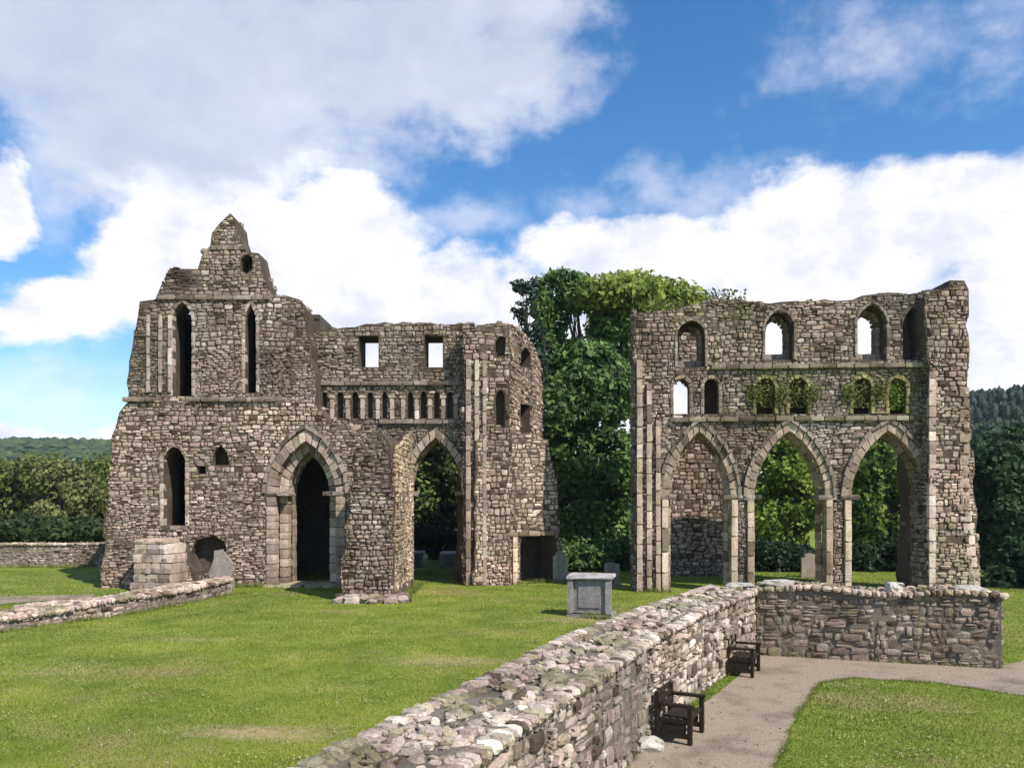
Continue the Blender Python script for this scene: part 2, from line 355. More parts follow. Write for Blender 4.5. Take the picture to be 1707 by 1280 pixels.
def blocks(mb, fr, u0, u1, v0, v1, n0, n1, hl, tint=(1, 1, 1), light=1.15, vertical=False):
    """a run of dressed blocks, split along its long direction"""
    a = v0 if vertical else u0; end = v1 if vertical else u1
    while a < end - 1e-4:
        b = min(end, a + hl * random.uniform(.75, 1.3))
        if end - b < hl * .3: b = end
        c = colours(1, tint, light)[0]; c = c * .75 + np.array(tint) * np.array([.36, .30, .25]) * light * .25
        j = lambda: random.uniform(-.008, .008)
        if vertical: cen = fr.w((u0 + u1) / 2 + j(), (a + b) / 2, (n0 + n1) / 2 + j()); hu, hv = abs(u1 - u0) / 2, (b - a) / 2 * .985
        else: cen = fr.w((a + b) / 2, (v0 + v1) / 2 + j(), (n0 + n1) / 2 + j()); hu, hv = (b - a) / 2 * .985, abs(v1 - v0) / 2
        rocks(mb, cen[None], fr.U[None] * hu, fr.V[None] * hv, fr.N[None] * abs(n1 - n0) / 2, c[None], .05, TVb)
        a = b
TVb = TV / (np.abs(TV) ** 14).sum(1)[:, None] ** (1 / 14.)
def arc_pts(cu, sv, a, rise, k=9):
    """pointed arch from left springing to right springing"""
    Rr = (a * a + rise * rise) / (2 * a); out = []
    for i in range(k + 1):
        ang = math.atan2(rise, Rr - a) * i / k
        out.append((cu - a + Rr - Rr * math.cos(ang), sv + Rr * math.sin(ang)))
    return out + [(2 * cu - p[0], p[1]) for p in out[-2::-1]]
def arch_hole(cu, sv, a, rise, base, k=9): return [(cu - a, base)] + arc_pts(cu, sv, a, rise, k) + [(cu + a, base)]
def order(mb, fr, cu, sv, a, rise, w, base, n0, n1, bl=.33, tint=(1, 1, 1), light=1.15, jambs=True):
    """one order of a pointed arch: voussoirs between half span a and a-w, jambs below"""
    Ro = (a * a + rise * rise) / (2 * a); Ri = Ro - w; top = math.acos((Ro - a) / Ro); topi = math.acos(min(1, (Ro - a) / Ri))
    k = max(4, int(Ro * top / bl))
    for side in (1, -1):
        cc = cu + side * (Ro - a)
        for i in range(k):
            q = []
            e = .06
            for (Rad, tt) in ((Ro, top), (Ri, topi)):
                for t in ((i + e) / k, (i + 1 - e * (i < k - 1)) / k):
                    q.append((cc - side * Rad * math.cos(tt * t), sv + Rad * math.sin(tt * t)))
            p = np.array([q[0], q[1], q[3], q[2]]); jn = random.uniform(-.015, .015)
            v = np.vstack([fr.w(p[:, 0], p[:, 1], np.full(4, max(n0, n1) + jn)), fr.w(p[:, 0], p[:, 1], np.full(4, min(n0, n1)))]) + rng.normal(0, .014, (8, 3))
            f = [(0, 3, 2, 1), (4, 5, 6, 7), (0, 1, 5, 4), (1, 2, 6, 5), (2, 3, 7, 6), (3, 0, 4, 7)]
            if side < 0: f = [x[::-1] for x in f]
            c = colours(1, tint, light)[0] * .75 + np.array(tint) * np.array([.36, .30, .25]) * light * .25
            mb.add(v, f, c)
        if jambs:
            ua, ub = cu - side * a, cu - side * (a - w)
            blocks(mb, fr, min(ua, ub), max(ua, ub), base, sv, n0, n1, bl, tint, light, True)
def wall(parent, name, fr, outer, holes=(), recess=(), thick=1.4, rec_depth=.75, label=None, extra=(), material=None, rag=.09, solid_back=True, **kw):
    """front layer pierced by holes and recesses, back layer pierced by holes only; stones on the front"""
    mb = MB(); out = ragged(outer, .4, rag) if rag else outer
    if area(out) < 0: out = out[::-1]
    hs_ = list(holes) + list(recess)
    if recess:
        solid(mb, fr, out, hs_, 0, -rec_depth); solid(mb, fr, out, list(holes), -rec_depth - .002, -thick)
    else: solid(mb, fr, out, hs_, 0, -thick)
    stones(mb, fr, out, hs_ + list(extra), **kw)
    bk = Frame((fr.O + fr.U * 100 - fr.N * thick)[:2], (fr.O - fr.N * thick)[:2])     # back face seen from behind
    toprocks(mb, fr, out, -.05, -thick + .05, tint=kw.get('tint', (1, 1, 1)), light=kw.get('light', 1))
    o = mb.build(name, material or STONE, parent)
    if label: o['label'] = label
    return out
def side_stones(mb, fr, outer_edge_u, v0, v1, n0, n1, right=True, **kw):
    """stones on the end face of a wall (facing +u if right else -u)"""
    p = fr.w(outer_edge_u, 0, n0); q = fr.w(outer_edge_u, 0, n1)
    f2 = Frame(p[:2], q[:2]) if right else Frame(q[:2], p[:2])
    L_ = abs(n1 - n0); o = [(0, v0), (L_, v0), (L_, v1), (0, v1)]
    stones(mb, f2, o, [], **kw)

# ------------------------------------------------------------------ ground, path, hills
def sheet(name, x0, x1, y0, y1, nx, ny, zf, m):
    X, Y = np.meshgrid(np.linspace(x0, x1, nx), np.linspace(y0, y1, ny)); Z = zf(X, Y)
    i = np.arange(nx * ny).reshape(ny, nx); f = np.stack([i[:-1, :-1], i[:-1, 1:], i[1:, 1:], i[1:, :-1]], -1).reshape(-1, 4)
    mb = MB(); q = worn(X, Y).reshape(-1, 1); mb.add(np.stack([X, Y, Z], -1).reshape(-1, 3), f, np.repeat(q, 3, 1)); return mb.build(name, m, smooth=True)
PATCH = [(430, 1222, 1.5, .5, 1.0), (760, 1105, 1.6, .8, .8), (110, 1120, 1.3, 1.0, .55), (315, 1067, 2.0, .35, .6), (560, 1150, 1.2, .6, .35), (960, 1035, 1.6, 1.0, .7), (700, 1062, 1.0, .4, .3), (640, 1002, 2.0, .6, .4)]
def worn(X, Y):
    r = np.zeros(np.shape(X))
    for (px_, py_, rx, ry, st) in PATCH:
        D = ZC * F / (py_ - HY); x = (px_ - CX) / F * D; r = np.maximum(r, st * np.clip(1.35 - np.hypot((X - x) / rx, (Y - D) / ry), 0, 1))
    return r
def zg(X, Y):
    X = np.asarray(X, float); Y = np.asarray(Y, float)
    k = np.clip((-X + (Y - 10) * .55 - .5) / 3, 0, 1) * np.clip((27 - Y) / 6, 0, 1) * np.clip((Y - 2) / 3, 0, 1) * np.clip((X + 60) / 20, 0, 1)
    return k * (.05 + .05 * np.sin(X * .7 + 1) * np.cos(Y * .5) + .035 * np.sin(X * 1.7) * np.sin(Y * 1.3 + 2))
tag(sheet('ground', -1500, 1500, -400, 2600, 60, 60, lambda X, Y: X * 0 - .12, LAWN), kind='structure')
tag(sheet('lawn', -45, 45, -5, 55, 450, 300, zg, LAWN), kind='structure')
def hz(X, Y):
    a = 40 * np.exp(-((Y - 560) / 170) ** 2) * np.clip((120 - X) / 200, 0, 1) * (1 + .05 * np.sin(X * .013))
    b = 34.5 * np.exp(-((Y - 235) / 75) ** 2) * (1 / (1 + np.exp(-(X - 95) / 14))) + 20 * np.exp(-((Y - 620) / 180) ** 2)
    return np.maximum(a, b) - .6
tag(sheet('hills', -1200, 1200, 85, 1200, 260, 180, hz, HILL), kind='structure')
def flat_poly(name, pts, z, m, kind='structure'):
    mb = MB(); T = tessellate_polygon([[Vector((x, y, 0)) for x, y in pts]]); A = np.array([(x, y, z) for x, y in pts])
    tr = []
    for a, b, c in T:
        ar = (A[b][0] - A[a][0]) * (A[c][1] - A[a][1]) - (A[c][0] - A[a][0]) * (A[b][1] - A[a][1]); tr.append((a, b, c) if ar > 0 else (a, c, b))
    mb.add(A, np.array(tr), (1, 1, 1)); return tag(mb.build(name, m), kind=kind)
def G(x, y): D = ZC * F / (y - HY); return (gx(x, D), D)
# gravel path along the wall, grass island to its right
path_edge = [(-1.2, 1.5), (.5, 6.5), (3.0, 8.3), G(1288, 1275), G(1318, 1215), G(1345, 1165), G(1368, 1137), G(1420, 1130), G(1560, 1138), G(1707, 1160), (22, 15.5), (22, 17.6), G(1707, 1100), G(1680, 1108), (10.6, 17.3), (5.9, 18.9), (5.0, 17), (1.5, 10.9), (-1.0, 5.5), (-3, 1.5)]
pe = []
for i, p in enumerate(path_edge):
    q = path_edge[(i + 1) % len(path_edge)]
    for t in (0, .33, .66): pe.append((p[0] + (q[0] - p[0]) * t + random.uniform(-.035, .035), p[1] + (q[1] - p[1]) * t + random.uniform(-.035, .035)))
flat_poly('path', pe, .005, PATH)
PATHPOLY = pe
# worn strip beyond the low wall at the left
flat_poly('worn_path', ragged([G(-60, 1012), G(60, 1003), G(160, 996), G(165, 990), G(60, 993), G(-60, 997)], 1.2, .12, vmin=-1e9), .02, PATH)

# ------------------------------------------------------------------ ruined transept at the left
D0 = 33.0
RL = thing('ruined_transept', 'ruined stone gable and arcade with a pointed apex standing at the left of the lawn', 'ruin', (gx(500, 33), 33, 0))
g = front(170, D0 - .3, 650, D0 - .3); gu = front(170, D0, 650, D0)
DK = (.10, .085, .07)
def ph(fr, cx, sy, hw, ay, by):      # pointed opening given in photograph pixels
    cu, sv = fr.uv(cx, sy); a = abs(fr.uv(cx + hw, sy)[0] - cu); rise = fr.uv(cx, ay)[1] - sv; b = fr.uv(cx, by)[1]
    return cu, sv, a, rise, b
# lower storey of the gable front
arch1 = ph(g, 510, 822, 66, 716, 990); arch1 = arch1[:4] + (-.25,)
lan = ph(g, 291, 770, 18, 745, 876)
arch_rec = ph(g, 368, 770, 14, 742, 775)
lower = g.P([(170, 990), (172, 900), (184, 780), (189, 712), (210, 669), (527, 669), (548, 700), (598, 715), (612, 760), (618, 990)])
lower = [(u, -.4 if v < .2 else v) for u, v in lower]
niche = ragged(g.P([(318, 955), (320, 915), (330, 898), (350, 892), (374, 900), (376, 955)]), .2, .07)
h2 = g.P([(330, 777), (343, 777), (343, 790), (330, 790)])
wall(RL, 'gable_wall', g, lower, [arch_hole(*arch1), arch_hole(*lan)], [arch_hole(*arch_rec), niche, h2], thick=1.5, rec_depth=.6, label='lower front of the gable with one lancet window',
     tint=(1.05, 1.0, .97), light=1.12, seed=1)
mb = MB()
order(mb, g, *arch1[:4], .4, arch1[4], .04, -.45, tint=(1.04, 1, .96), light=1.1)
a2 = (arch1[0], arch1[1], arch1[2] - .4, math.sqrt(((arch1[2] ** 2 + arch1[3] ** 2) / (2 * arch1[2]) - .4) ** 2 - ((arch1[2] ** 2 + arch1[3] ** 2) / (2 * arch1[2]) - arch1[2]) ** 2))
order(mb, g, *a2, .36, arch1[4], -.45, -1.0, tint=(1.0, 1.0, .95), light=1.25)
Ra = (arch1[2] ** 2 + arch1[3] ** 2) / (2 * arch1[2]); a3 = (arch1[0], arch1[1], arch1[2] - .76, math.sqrt((Ra - .76) ** 2 - (Ra - arch1[2]) ** 2))
order(mb, g, *a3, .1, arch1[4], -1.0, -1.45, tint=(1.0, 1.0, .95), light=1.0)
mb.build('arch', DRESS, RL)['label'] = 'stepped pointed arch of the dark doorway'
mb = MB()
order(mb, g, lan[0], lan[1], lan[2] + .16, lan[3] + .2, .16, lan[4], .05, -.3, .28, light=1.35)
blocks(mb, g, lan[0] - .55, lan[0] + .55, lan[4] - .17, lan[4], .07, -.3, .4, light=.7)
mb.build('window_surround', DRESS, RL)
mb = MB()
for s in (-1, 1):
    c = arch1[0] + s * (arch1[2] - .42); mb = MB(); blocks(mb, g, c - .52, c + .52, arch1[1] - .1, arch1[1] + .08, .1, -.9, .5, light=.75); mb.build('impost', DRESS, RL)
# hood mould
mb = MB(); order(mb, g, arch1[0], arch1[1], arch1[2] + .14, arch1[3] + .2, .14, arch1[1] - .1, .14, -.1, .4, light=.85, jambs=False); mb.build('hood_mould', DRESS, RL)
# step of the doorway
mb = MB(); blocks(mb, g, arch1[0] - 1.7, arch1[0] + 1.6, -.1, .1, .35, -1.4, .7, (.9, 1, .8)); mb.build('doorstep', DRESS, RL)
# upper storey
upper = gu.P([(212, 672), (214, 620), (224, 562), (231, 500), (262, 497), (270, 470), (280, 451), (328, 449), (340, 425), (354, 388), (368, 372), (381, 352), (393, 371), (402, 395), (410, 418), (434, 421), (441, 452), (452, 490), (497, 498), (508, 518), (514, 552), (522, 600), (528, 672)])
l1 = ph(gu, 304, 535, 16, 503, 660); l2 = ph(gu, 418, 535, 9, 506, 655)
hole3 = gu.P([(402, 432), (410, 424), (420, 428), (421, 448), (412, 456), (400, 450)])
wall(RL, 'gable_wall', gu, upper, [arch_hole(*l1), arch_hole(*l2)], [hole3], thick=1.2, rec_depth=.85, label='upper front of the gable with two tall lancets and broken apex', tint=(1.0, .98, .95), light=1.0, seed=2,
     moss=[(gu.uv(245, 560)[0], 9, 1.6, .45, (.21, .20, .12)), (gu.uv(297, 470)[0], gu.uv(297, 470)[1], 1.0, .95, (.07, .05, .05)), (gu.uv(490, 530)[0], gu.uv(490, 530)[1], .8, .5, (.14, .11, .10))])
mb = MB()
for l_ in (l1, l2): mb = MB(); order(mb, gu, l_[0], l_[1], l_[2] + .14, l_[3] + .16, .14, l_[4], .05, -.3, .3, light=1.25); mb.build('window_surround', DRESS, RL)
for (xa, xb, y, pr, fr) in ((212, 530, 667, .16, gu), (262, 452, 496, .12, gu), (352, 410, 413, .07, gu)):
    u0, v = fr.uv(xa, y); u1, _ = fr.uv(xb, y)
    mb = MB()
    for k in range(6):
        ua, ub = u0 + (u1 - u0) * k / 6, u0 + (u1 - u0) * (k + 1) / 6 - .01
        if y == 667 and k in (1, 5): continue
        blocks(mb, fr, ua, ub, v - .1, v + .08, pr + .3 * (y == 667), -.1, .55, light=.72)
    mb.build('string_course', DRESS, RL)
# projecting right side strip of the gable and small shafts on the upper wall
mb = MB()
for x in (248, 268, 284):
    u, v0_ = gu.uv(x, 655); v1_ = gu.uv(x, 525)[1]; mb = MB(); blocks(mb, gu, u - .07, u + .07, v0_, v1_, .1, -.05, .6, light=1.3, vertical=True); mb.build('wall_shaft', DRESS, RL)
# closed dark box added behind the gable, unseen, to blacken its openings
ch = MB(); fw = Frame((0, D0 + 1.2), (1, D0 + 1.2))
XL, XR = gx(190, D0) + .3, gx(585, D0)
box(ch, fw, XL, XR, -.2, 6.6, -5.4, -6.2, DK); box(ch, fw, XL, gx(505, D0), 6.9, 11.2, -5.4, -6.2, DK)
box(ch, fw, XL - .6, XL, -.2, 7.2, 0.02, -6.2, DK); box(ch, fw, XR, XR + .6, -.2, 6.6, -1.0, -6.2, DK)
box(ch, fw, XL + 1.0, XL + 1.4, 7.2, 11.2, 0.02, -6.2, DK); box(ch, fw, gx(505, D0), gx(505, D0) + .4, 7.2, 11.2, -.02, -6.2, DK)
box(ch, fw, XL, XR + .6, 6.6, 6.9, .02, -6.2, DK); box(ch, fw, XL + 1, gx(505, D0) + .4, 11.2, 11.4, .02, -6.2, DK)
ch.build('darkening_box', STONE, RL)
# fragment of the outer slope at left (battered buttress) : ragged block left of string course
bt = front(165, D0 - .9, 300, D0 - .9)
mb = MB(); o_ = bt.P([(166, 1000), (170, 930), (180, 905), (300, 905), (320, 955), (325, 1000)]); o_ = [(u, max(v, -.3)) for u, v in o_]
solid(mb, bt, ragged(o_, .4, .05), [], 0, -1.2); stones(mb, bt, o_, [], tint=(1.05, 1, .98), light=1.15); toprocks(mb, bt, o_, -.02, -.6, size=.2, vmin=.5, light=1.2)
mb.build('plinth', STONE, RL)
# broken stub wall coming towards the camera between the two arches
DS = 28.2
st = front(560, DS, 680, DS)
so_ = st.P([(571, 1010), (572, 930), (576, 860), (586, 800), (592, 752), (604, 728), (622, 716), (640, 722), (650, 760), (654, 820), (656, 900), (660, 1010)]); so_ = [(u, max(v, -.3)) for u, v in so_]
mb = MB(); R1 = ragged(so_, .35, .1); solid(mb, st, R1, [], 0, -5.2)
stones(mb, st, R1, [], sh=.22, sw=.32, prot=.06, depth=.22, tint=(1.0, .96, .94), light=.98, seed=5, skip=.05, jit=.16)
ue = max(u for u, v in so_)
mb.build('broken_wall', STONE, RL)['label'] = 'ragged stub of wall projecting towards the lawn'
mb = MB(); vt = st.uv(645, 735)[1]; ur = st.uv(655, 880)[0]
f2 = Frame(st.w(ur + .06, 0, -.1)[:2], st.w(ur + .06, 0, -5.2)[:2])
fo = [(0, -.2), (5.1, -.2), (5.1, vt + .9), (2.5, vt + .3), (.5, vt - .2), (0, vt - .8)]
stones(mb, f2, fo, [], sh=.24, sw=.4, prot=.02, tint=(1.12, 1.08, .9), light=1.2, seed=6)  # sunlight painted into this side: stones brighter and warmer than the front
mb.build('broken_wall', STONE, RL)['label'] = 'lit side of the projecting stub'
# fallen footing stones of the stub
mb = MB(); n = 40; cx_ = rng.uniform(gx(565, 27.8), gx(675, 27.8), n); cy_ = rng.uniform(27.3, 28.3, n)
cen = np.stack([cx_, cy_, rng.uniform(.02, .22, n)], 1); s = rng.uniform(.12, .3, (n, 1)); ex = np.eye(3)
rocks(mb, cen, s * ex[0], s * .8 * ex[1], s * .6 * ex[2], colours(n, light=1.05), .15, TVr); mb.build('footing', STONE, RL)

# arcade wall with triforium and clerestory
DA = 34.0
ar = front(520, DA, 785, DA)
arc2 = ph(ar, 726, 822, 58, 714, 990); arc2 = arc2[:4] + (-.25,)
c1 = ar.P([(598, 612), (598, 560), (631, 560), (631, 612)]); c2 = ar.P([(708, 612), (708, 560), (738, 560), (738, 612)])
slots = [arch_hole(*ph(ar, x, 662, hw, 652, 697)) for x, hw in ((541, 4), (567, 5), (592, 5), (617, 4.5), (641, 4), (684, 4.5), (706, 5), (728, 4.5), (750, 4.5))]
aw = ar.P([(604, 990), (604, 716), (528, 712), (516, 700), (516, 556), (530, 551), (560, 546), (640, 539), (720, 538), (790, 541), (800, 990)]); aw = [(u, -.4 if v < .2 else v) for u, v in aw]
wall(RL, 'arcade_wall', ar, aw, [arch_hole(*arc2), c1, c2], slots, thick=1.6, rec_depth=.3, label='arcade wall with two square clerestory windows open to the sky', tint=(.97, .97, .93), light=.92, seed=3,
     moss=[(ar.uv(650, 590)[0], ar.uv(650, 590)[1], 2.2, .25, (.2, .19, .13))])
mb = MB(); order(mb, ar, *arc2[:4], .3, arc2[4], .04, -.5, light=1.05, tint=(1.02, 1, .93))
Ro = (arc2[2] ** 2 + arc2[3] ** 2) / (2 * arc2[2]); r2 = math.sqrt((Ro - .3) ** 2 - (Ro - arc2[2]) ** 2)
order(mb, ar, arc2[0], arc2[1], arc2[2] - .3, r2, .13, arc2[4], -.5, -1.1, light=.85, tint=(1.05, 1, .85)); mb.build('arch', DRESS, RL)
mb = MB()
for s in (-1, 1):
    c = arc2[0] + s * (arc2[2] - .28); mb = MB(); blocks(mb, ar, c - .4, c + .4, arc2[1] - .1, arc2[1] + .08, .09, -1.0, .5, light=.75); mb.build('impost', DRESS, RL)
mb = MB()
for (xa, xb, y) in ((530, 768, 639), (632, 770, 703)):
    u0, v = ar.uv(xa, y); u1, _ = ar.uv(xb, y); mb = MB(); blocks(mb, ar, u0, u1, v - .09, v + .08, .16, -.1, .6, light=.66); mb.build('string_course', DRESS, RL)
mb = MB()
for x in (554, 580, 604.5, 630, 654, 672, 695, 717, 739, 760):
    u, v0_ = ar.uv(x, 699); v1_ = ar.uv(x, 664)[1]; mb = MB(); blocks(mb, ar, u - .085, u + .085, v0_, v1_, .09, -.05, .5, light=1.35, vertical=True)
    blocks(mb, ar, u - .14, u + .14, v1_, v1_ + .12, .12, -.05, .5, light=1.1)
    mb.build('triforium_shaft', DRESS, RL)
# corner pier
DP = 33.2
pr = front(765, DP, 845, DP)
pw = pr.P([(772, 992), (772, 545), (800, 539), (850, 541), (852, 992)]); pw = [(u, -.4 if v < .2 else v) for u, v in pw]
dh = pr.P([(826, 596), (826, 570), (835, 558), (843, 564), (841, 592)])
sl1 = arch_hole(*ph(pr, 834, 664, 7.5, 650, 711)); wall(RL, 'corner_pier', pr, pw, [], [sl1, dh], thick=2.0, tint=(1.04, .98, .95), light=1.0, seed=4, sh=.24)
mb = MB()
for x, w_ in ((781, .1), (795, .09), (808, .08)):
    u, v1_ = pr.uv(x, 600); mb = MB(); blocks(mb, pr, u - w_, u + w_, 0, v1_, .14, -.05, .6, (1.02, .98, .96), light=1.12, vertical=True); mb.build('pier_shaft', DRESS, RL)
# wall running back from the corner
rb = Frame((gx(848, 33.4), 33.4), (gx(908, 41.5), 41.5))
rw = rb.P([(848, 980), (848, 541), (855, 543), (870, 552), (886, 573), (901, 600), (905, 640), (909, 720), (912, 960)]); rw = [(u, -.3 if v < 1 else v) for u, v in rw]
hh = [rb.P([(866, 612), (868, 588), (877, 578), (884, 590), (884, 612)]), rb.P([(868, 722), (868, 672), (883, 676), (883, 722)])]
wall(RL, 'nave_wall', rb, rw, [], hh, thick=1.4, rec_depth=.9, label='wall running back from the corner pier', tint=(1.05, 1.0, .93), light=1.12, seed=8, sh=.24, sw=.5)
# lower mass of the corner, widening to the ground, with a dark vault opening
lm = Frame((gx(795, 33.0), 33.0), (gx(938, 34.6), 34.6))
lo = lm.P([(788, 985), (792, 735), (822, 712), (870, 722), (912, 734), (922, 770), (930, 840), (936, 905), (941, 985)]); lo = [(u, -.4 if v < .25 else v) for u, v in lo]
vault = arch_hole(*ph(lm, 897, 905, 29, 892, 985)); vault = [(u, -.25 if v < .3 else v) for u, v in vault]
wall(RL, 'nave_wall', lm, lo, [], [vault], thick=2.2, rec_depth=1.9, label='lower wall of the corner with a low dark opening', tint=(1.08, 1.03, .95), light=1.22, seed=9, sh=.26, sw=.45, prot=.02)
mb = MB(); u0, v_ = lm.uv(835, 893); u1, _ = lm.uv(930, 893)
blocks(mb, lm, u0, u1, v_ - .02, v_ + .16, .12, -.3, .6, (1.05, .95, .8), .7)
mb.build('lintel', DRESS, RL); mb = MB(); u, _ = lm.uv(858, 940); blocks(mb, lm, u - .11, u + .11, -.1, v_ - .02, .08, -.1, .5, (1.15, 1.05, .9), 1.5, True)
mb.build('post', DRESS, RL)
# ------------------------------------------------------------------ ruined transept at the right
RR = thing('ruined_transept', 'ruined arcade wall of three pointed arches with mossy triforium standing at the right', 'ruin', (gx(1300, 30.6), 30.6, 0))
rr = front(1060, 31.0, 1548, 30.2)
A1 = ph(rr, 1166, 828, 64, 703, 990); A2 = ph(rr, 1316, 828, 72, 703, 990); A3 = ph(rr, 1480, 828, 74, 703, 990)
A1, A2, A3 = (a[:4] + (-.25,) for a in (A1, A2, A3))
cw = [ph(rr, 1152, 560, 23, 535, 612), ph(rr, 1299, 548, 24, 518, 600), ph(rr, 1453, 540, 24, 508, 600)]
tri = [ph(rr, x, 645, hw, 626, 690) for x, hw in ((1136, 18), (1186, 17), (1276, 20), (1331, 20), (1437, 20), (1496, 19))]
ro = rr.P([(1058, 992), (1058, 700), (1056, 560), (1060, 530), (1100, 519), (1165, 510), (1195, 499), (1280, 507), (1350, 503), (1420, 497), (1500, 489), (1560, 486), (1560, 992)]); ro = [(u, -.4 if v < .2 else v) for u, v in ro]
def muv(x, y, r, s, c): u, v = rr.uv(x, y); return (u, v, r, s, c)
GM = (.19, .20, .075)
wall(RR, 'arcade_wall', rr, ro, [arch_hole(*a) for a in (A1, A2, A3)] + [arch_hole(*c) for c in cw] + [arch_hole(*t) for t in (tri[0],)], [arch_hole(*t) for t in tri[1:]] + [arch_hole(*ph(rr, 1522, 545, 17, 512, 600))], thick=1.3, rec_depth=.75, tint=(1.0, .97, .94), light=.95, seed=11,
     moss=[muv(1278, 655, 1.0, .9, GM), muv(1335, 655, 1.0, .9, GM), muv(1435, 655, 1.0, .9, GM), muv(1500, 660, 1.1, .85, GM), muv(1535, 545, 1.5, .7, (.09, .09, .095)), muv(1500, 500, 1.0, .5, (.12, .12, .125)), muv(1535, 750, 1.2, .6, (.10, .08, .07)), muv(1220, 560, 1.2, .3, GM), muv(1290, 700, 1.0, .5, GM), muv(1120, 520, 1.0, .4, GM), muv(1225, 510, .8, .6, GM), muv(1370, 710, .9, .5, (.5, .46, .44)), muv(1100, 600, 1.0, .35, (.38, .27, .25))])  # green is moss; dark right-end tints paint the pier's cast shadow
for a, mg in ((A1, 1.0), (A2, 1.0), (A3, 1.0)):
    mb = MB(); order(mb, rr, *a[:4], .28, a[4], .05, -.4, light=1.12, tint=(1.04, 1.02, .92))
    Ro = (a[2] ** 2 + a[3] ** 2) / (2 * a[2]); w1 = .28; r2 = math.sqrt((Ro - w1) ** 2 - (Ro - a[2]) ** 2)
    order(mb, rr, a[0], a[1], a[2] - w1, r2, .12, a[4], -.4, -.9, light=1.1, tint=(1.0, 1.0, .9))
    mb.build('arch', DRESS, RR)
    mb = MB(); order(mb, rr, a[0], a[1], a[2] + .12, a[3] + .16, .12, a[1], .13, -.1, .4, light=.8, jambs=False); mb.build('hood_mould', DRESS, RR)
    for s in (-1, 1):
        mb = MB(); c = a[0] + s * (a[2] - .2); blocks(mb, rr, c - .36, c + .36, a[1] - .11, a[1] + .08, .12, -.85, .5, light=.72); mb.build('impost', DRESS, RR)
        if not (s > 0 and a is A3):
            mb = MB(); cs = a[0] + s * (a[2] - .14); blocks(mb, rr, cs - .12, cs + .12, -.1, a[1] - .11, .13, -.05, .7, (1.08, 1.05, .95), 1.55, True); mb.build('pier_shaft', DRESS, RR)
mb = MB()
for c in cw:
    mb = MB()
    order(mb, rr, c[0], c[1], c[2] + .1, c[3] + .12, .1, c[4], .08, -.2, .3, light=.8)
    Rc = (c[2] ** 2 + c[3] ** 2) / (2 * c[2]); r2 = math.sqrt((Rc - .16) ** 2 - (Rc - c[2]) ** 2)
    order(mb, rr, c[0], c[1], c[2], r2 + .12, .16, c[4], -.6, -1.1, .3, light=.8)
    u = c[0]; blocks(mb, rr, u - c[2], u + c[2], c[4], c[4] + .32, -.5, -1.15, .4, light=.85)
    mb.build('window_surround', DRESS, RR)
mb = MB()
for i, t in enumerate(tri): mb = MB(); order(mb, rr, t[0], t[1], t[2] + .02, t[3] + .03, .13, t[4], .06, -.35, .26, light=.95, tint=(1, .98, .9) if i < 2 else (.78, .86, .42)); mb.build('triforium_arch', DRESS, RR)
mb = MB()
for (xa, xb, y) in ((1185, 1550, 612), (1115, 1550, 699)):
    u0, v = rr.uv(xa, y); u1, _ = rr.uv(xb, y); mb = MB(); blocks(mb, rr, u0, u1, v - .1, v + .07, .17, -.1, .6, (.95, 1, .85), .75); mb.build('string_course', DRESS, RR)
# left respond: shafts beside the first arch
mb = MB()
for x, w_, y1 in ((1066, .11, 600), (1082, .1, 640), (1097, .09, 700)):
    u, v1_ = rr.uv(x, y1); mb = MB(); blocks(mb, rr, u - w_, u + w_, -.1, v1_, .15, -.05, .65, (1.08, 1.02, .98), 1.35, True); mb.build('pier_shaft', DRESS, RR)
mb = MB(); side_stones(mb, rr, rr.uv(1058, 700)[0] - .02, -.1, 11.0, -.05, -1.3, right=False, tint=(.9, .92, .9), light=.85, seed=12)  # shade painted into the end face: darker, cooler stones
mb.build('wall_end', STONE, RR)
# right pier projecting forward
DR = 29.75
pf = front(1548, DR, 1636, DR)
po = pf.P([(1549, 990), (1548, 700), (1545, 560), (1543, 492), (1560, 484), (1578, 480), (1582, 468), (1606, 467), (1613, 480), (1614, 600), (1620, 740), (1629, 860), (1637, 990)]); po = [(u, -.4 if v < .2 else v) for u, v in po]
wall(RR, 'end_pier', pf, po, [], [], thick=2.4, tint=(1.04, 1.0, .93), light=1.05, seed=13, sh=.24, sw=.34, prot=.05, jit=.14, skip=.03,
     moss=[(pf.uv(1585, 940)[0], pf.uv(1585, 930)[1], .8, .55, (.50, .38, .27)), (pf.uv(1600, 990)[0], .6, .8, .4, (.42, .42, .22))])
mb = MB()
u, v1_ = pf.uv(1554, 620); blocks(mb, pf, u - .14, u + .12, -.1, v1_, .07, -.2, .45, (1.05, 1.02, .98), 1.5, True); mb.build('quoin', DRESS, RR); mb = MB()
for k in range(18):
    v_ = .2 + k * .42; uu = pf.uv(1614 + max(0, (k < 8) * (8 - k)) * 2.2, 800)[0]
    blocks(mb, pf, uu - (.34 if k % 2 else .2), uu + .03, v_, v_ + .36, .06, -.3, .9, (1.03, 1.0, .97), 1.4)
mb.build('quoin', DRESS, RR)
mb = MB(); side_stones(mb, pf, pf.uv(1547, 700)[0] - .02, -.1, 11.0, -.05, -1.3, right=False, tint=(.9, .95, .95), light=.7, seed=14); mb.build('wall_end', STONE, RR)  # pier's left side in darkened stones, its shade put into the colour
# inner wall of the aisle, seen through the first arch
iw = front(1080, 37, 1225, 37)
io = iw.P([(1076, 990), (1076, 548), (1130, 545), (1172, 552), (1190, 640), (1205, 760), (1216, 860), (1224, 990)]); io = [(u, -.3 if v < .3 else v) for u, v in io]
wall(RR, 'aisle_wall', iw, io, [iw.P([(1120, 622), (1160, 622), (1160, 696), (1120, 696)])], [], thick=1.0, tint=(1.0, .97, .93), light=1.05, seed=15, sh=.26, sw=.4, label='inner aisle wall seen through the first arch')

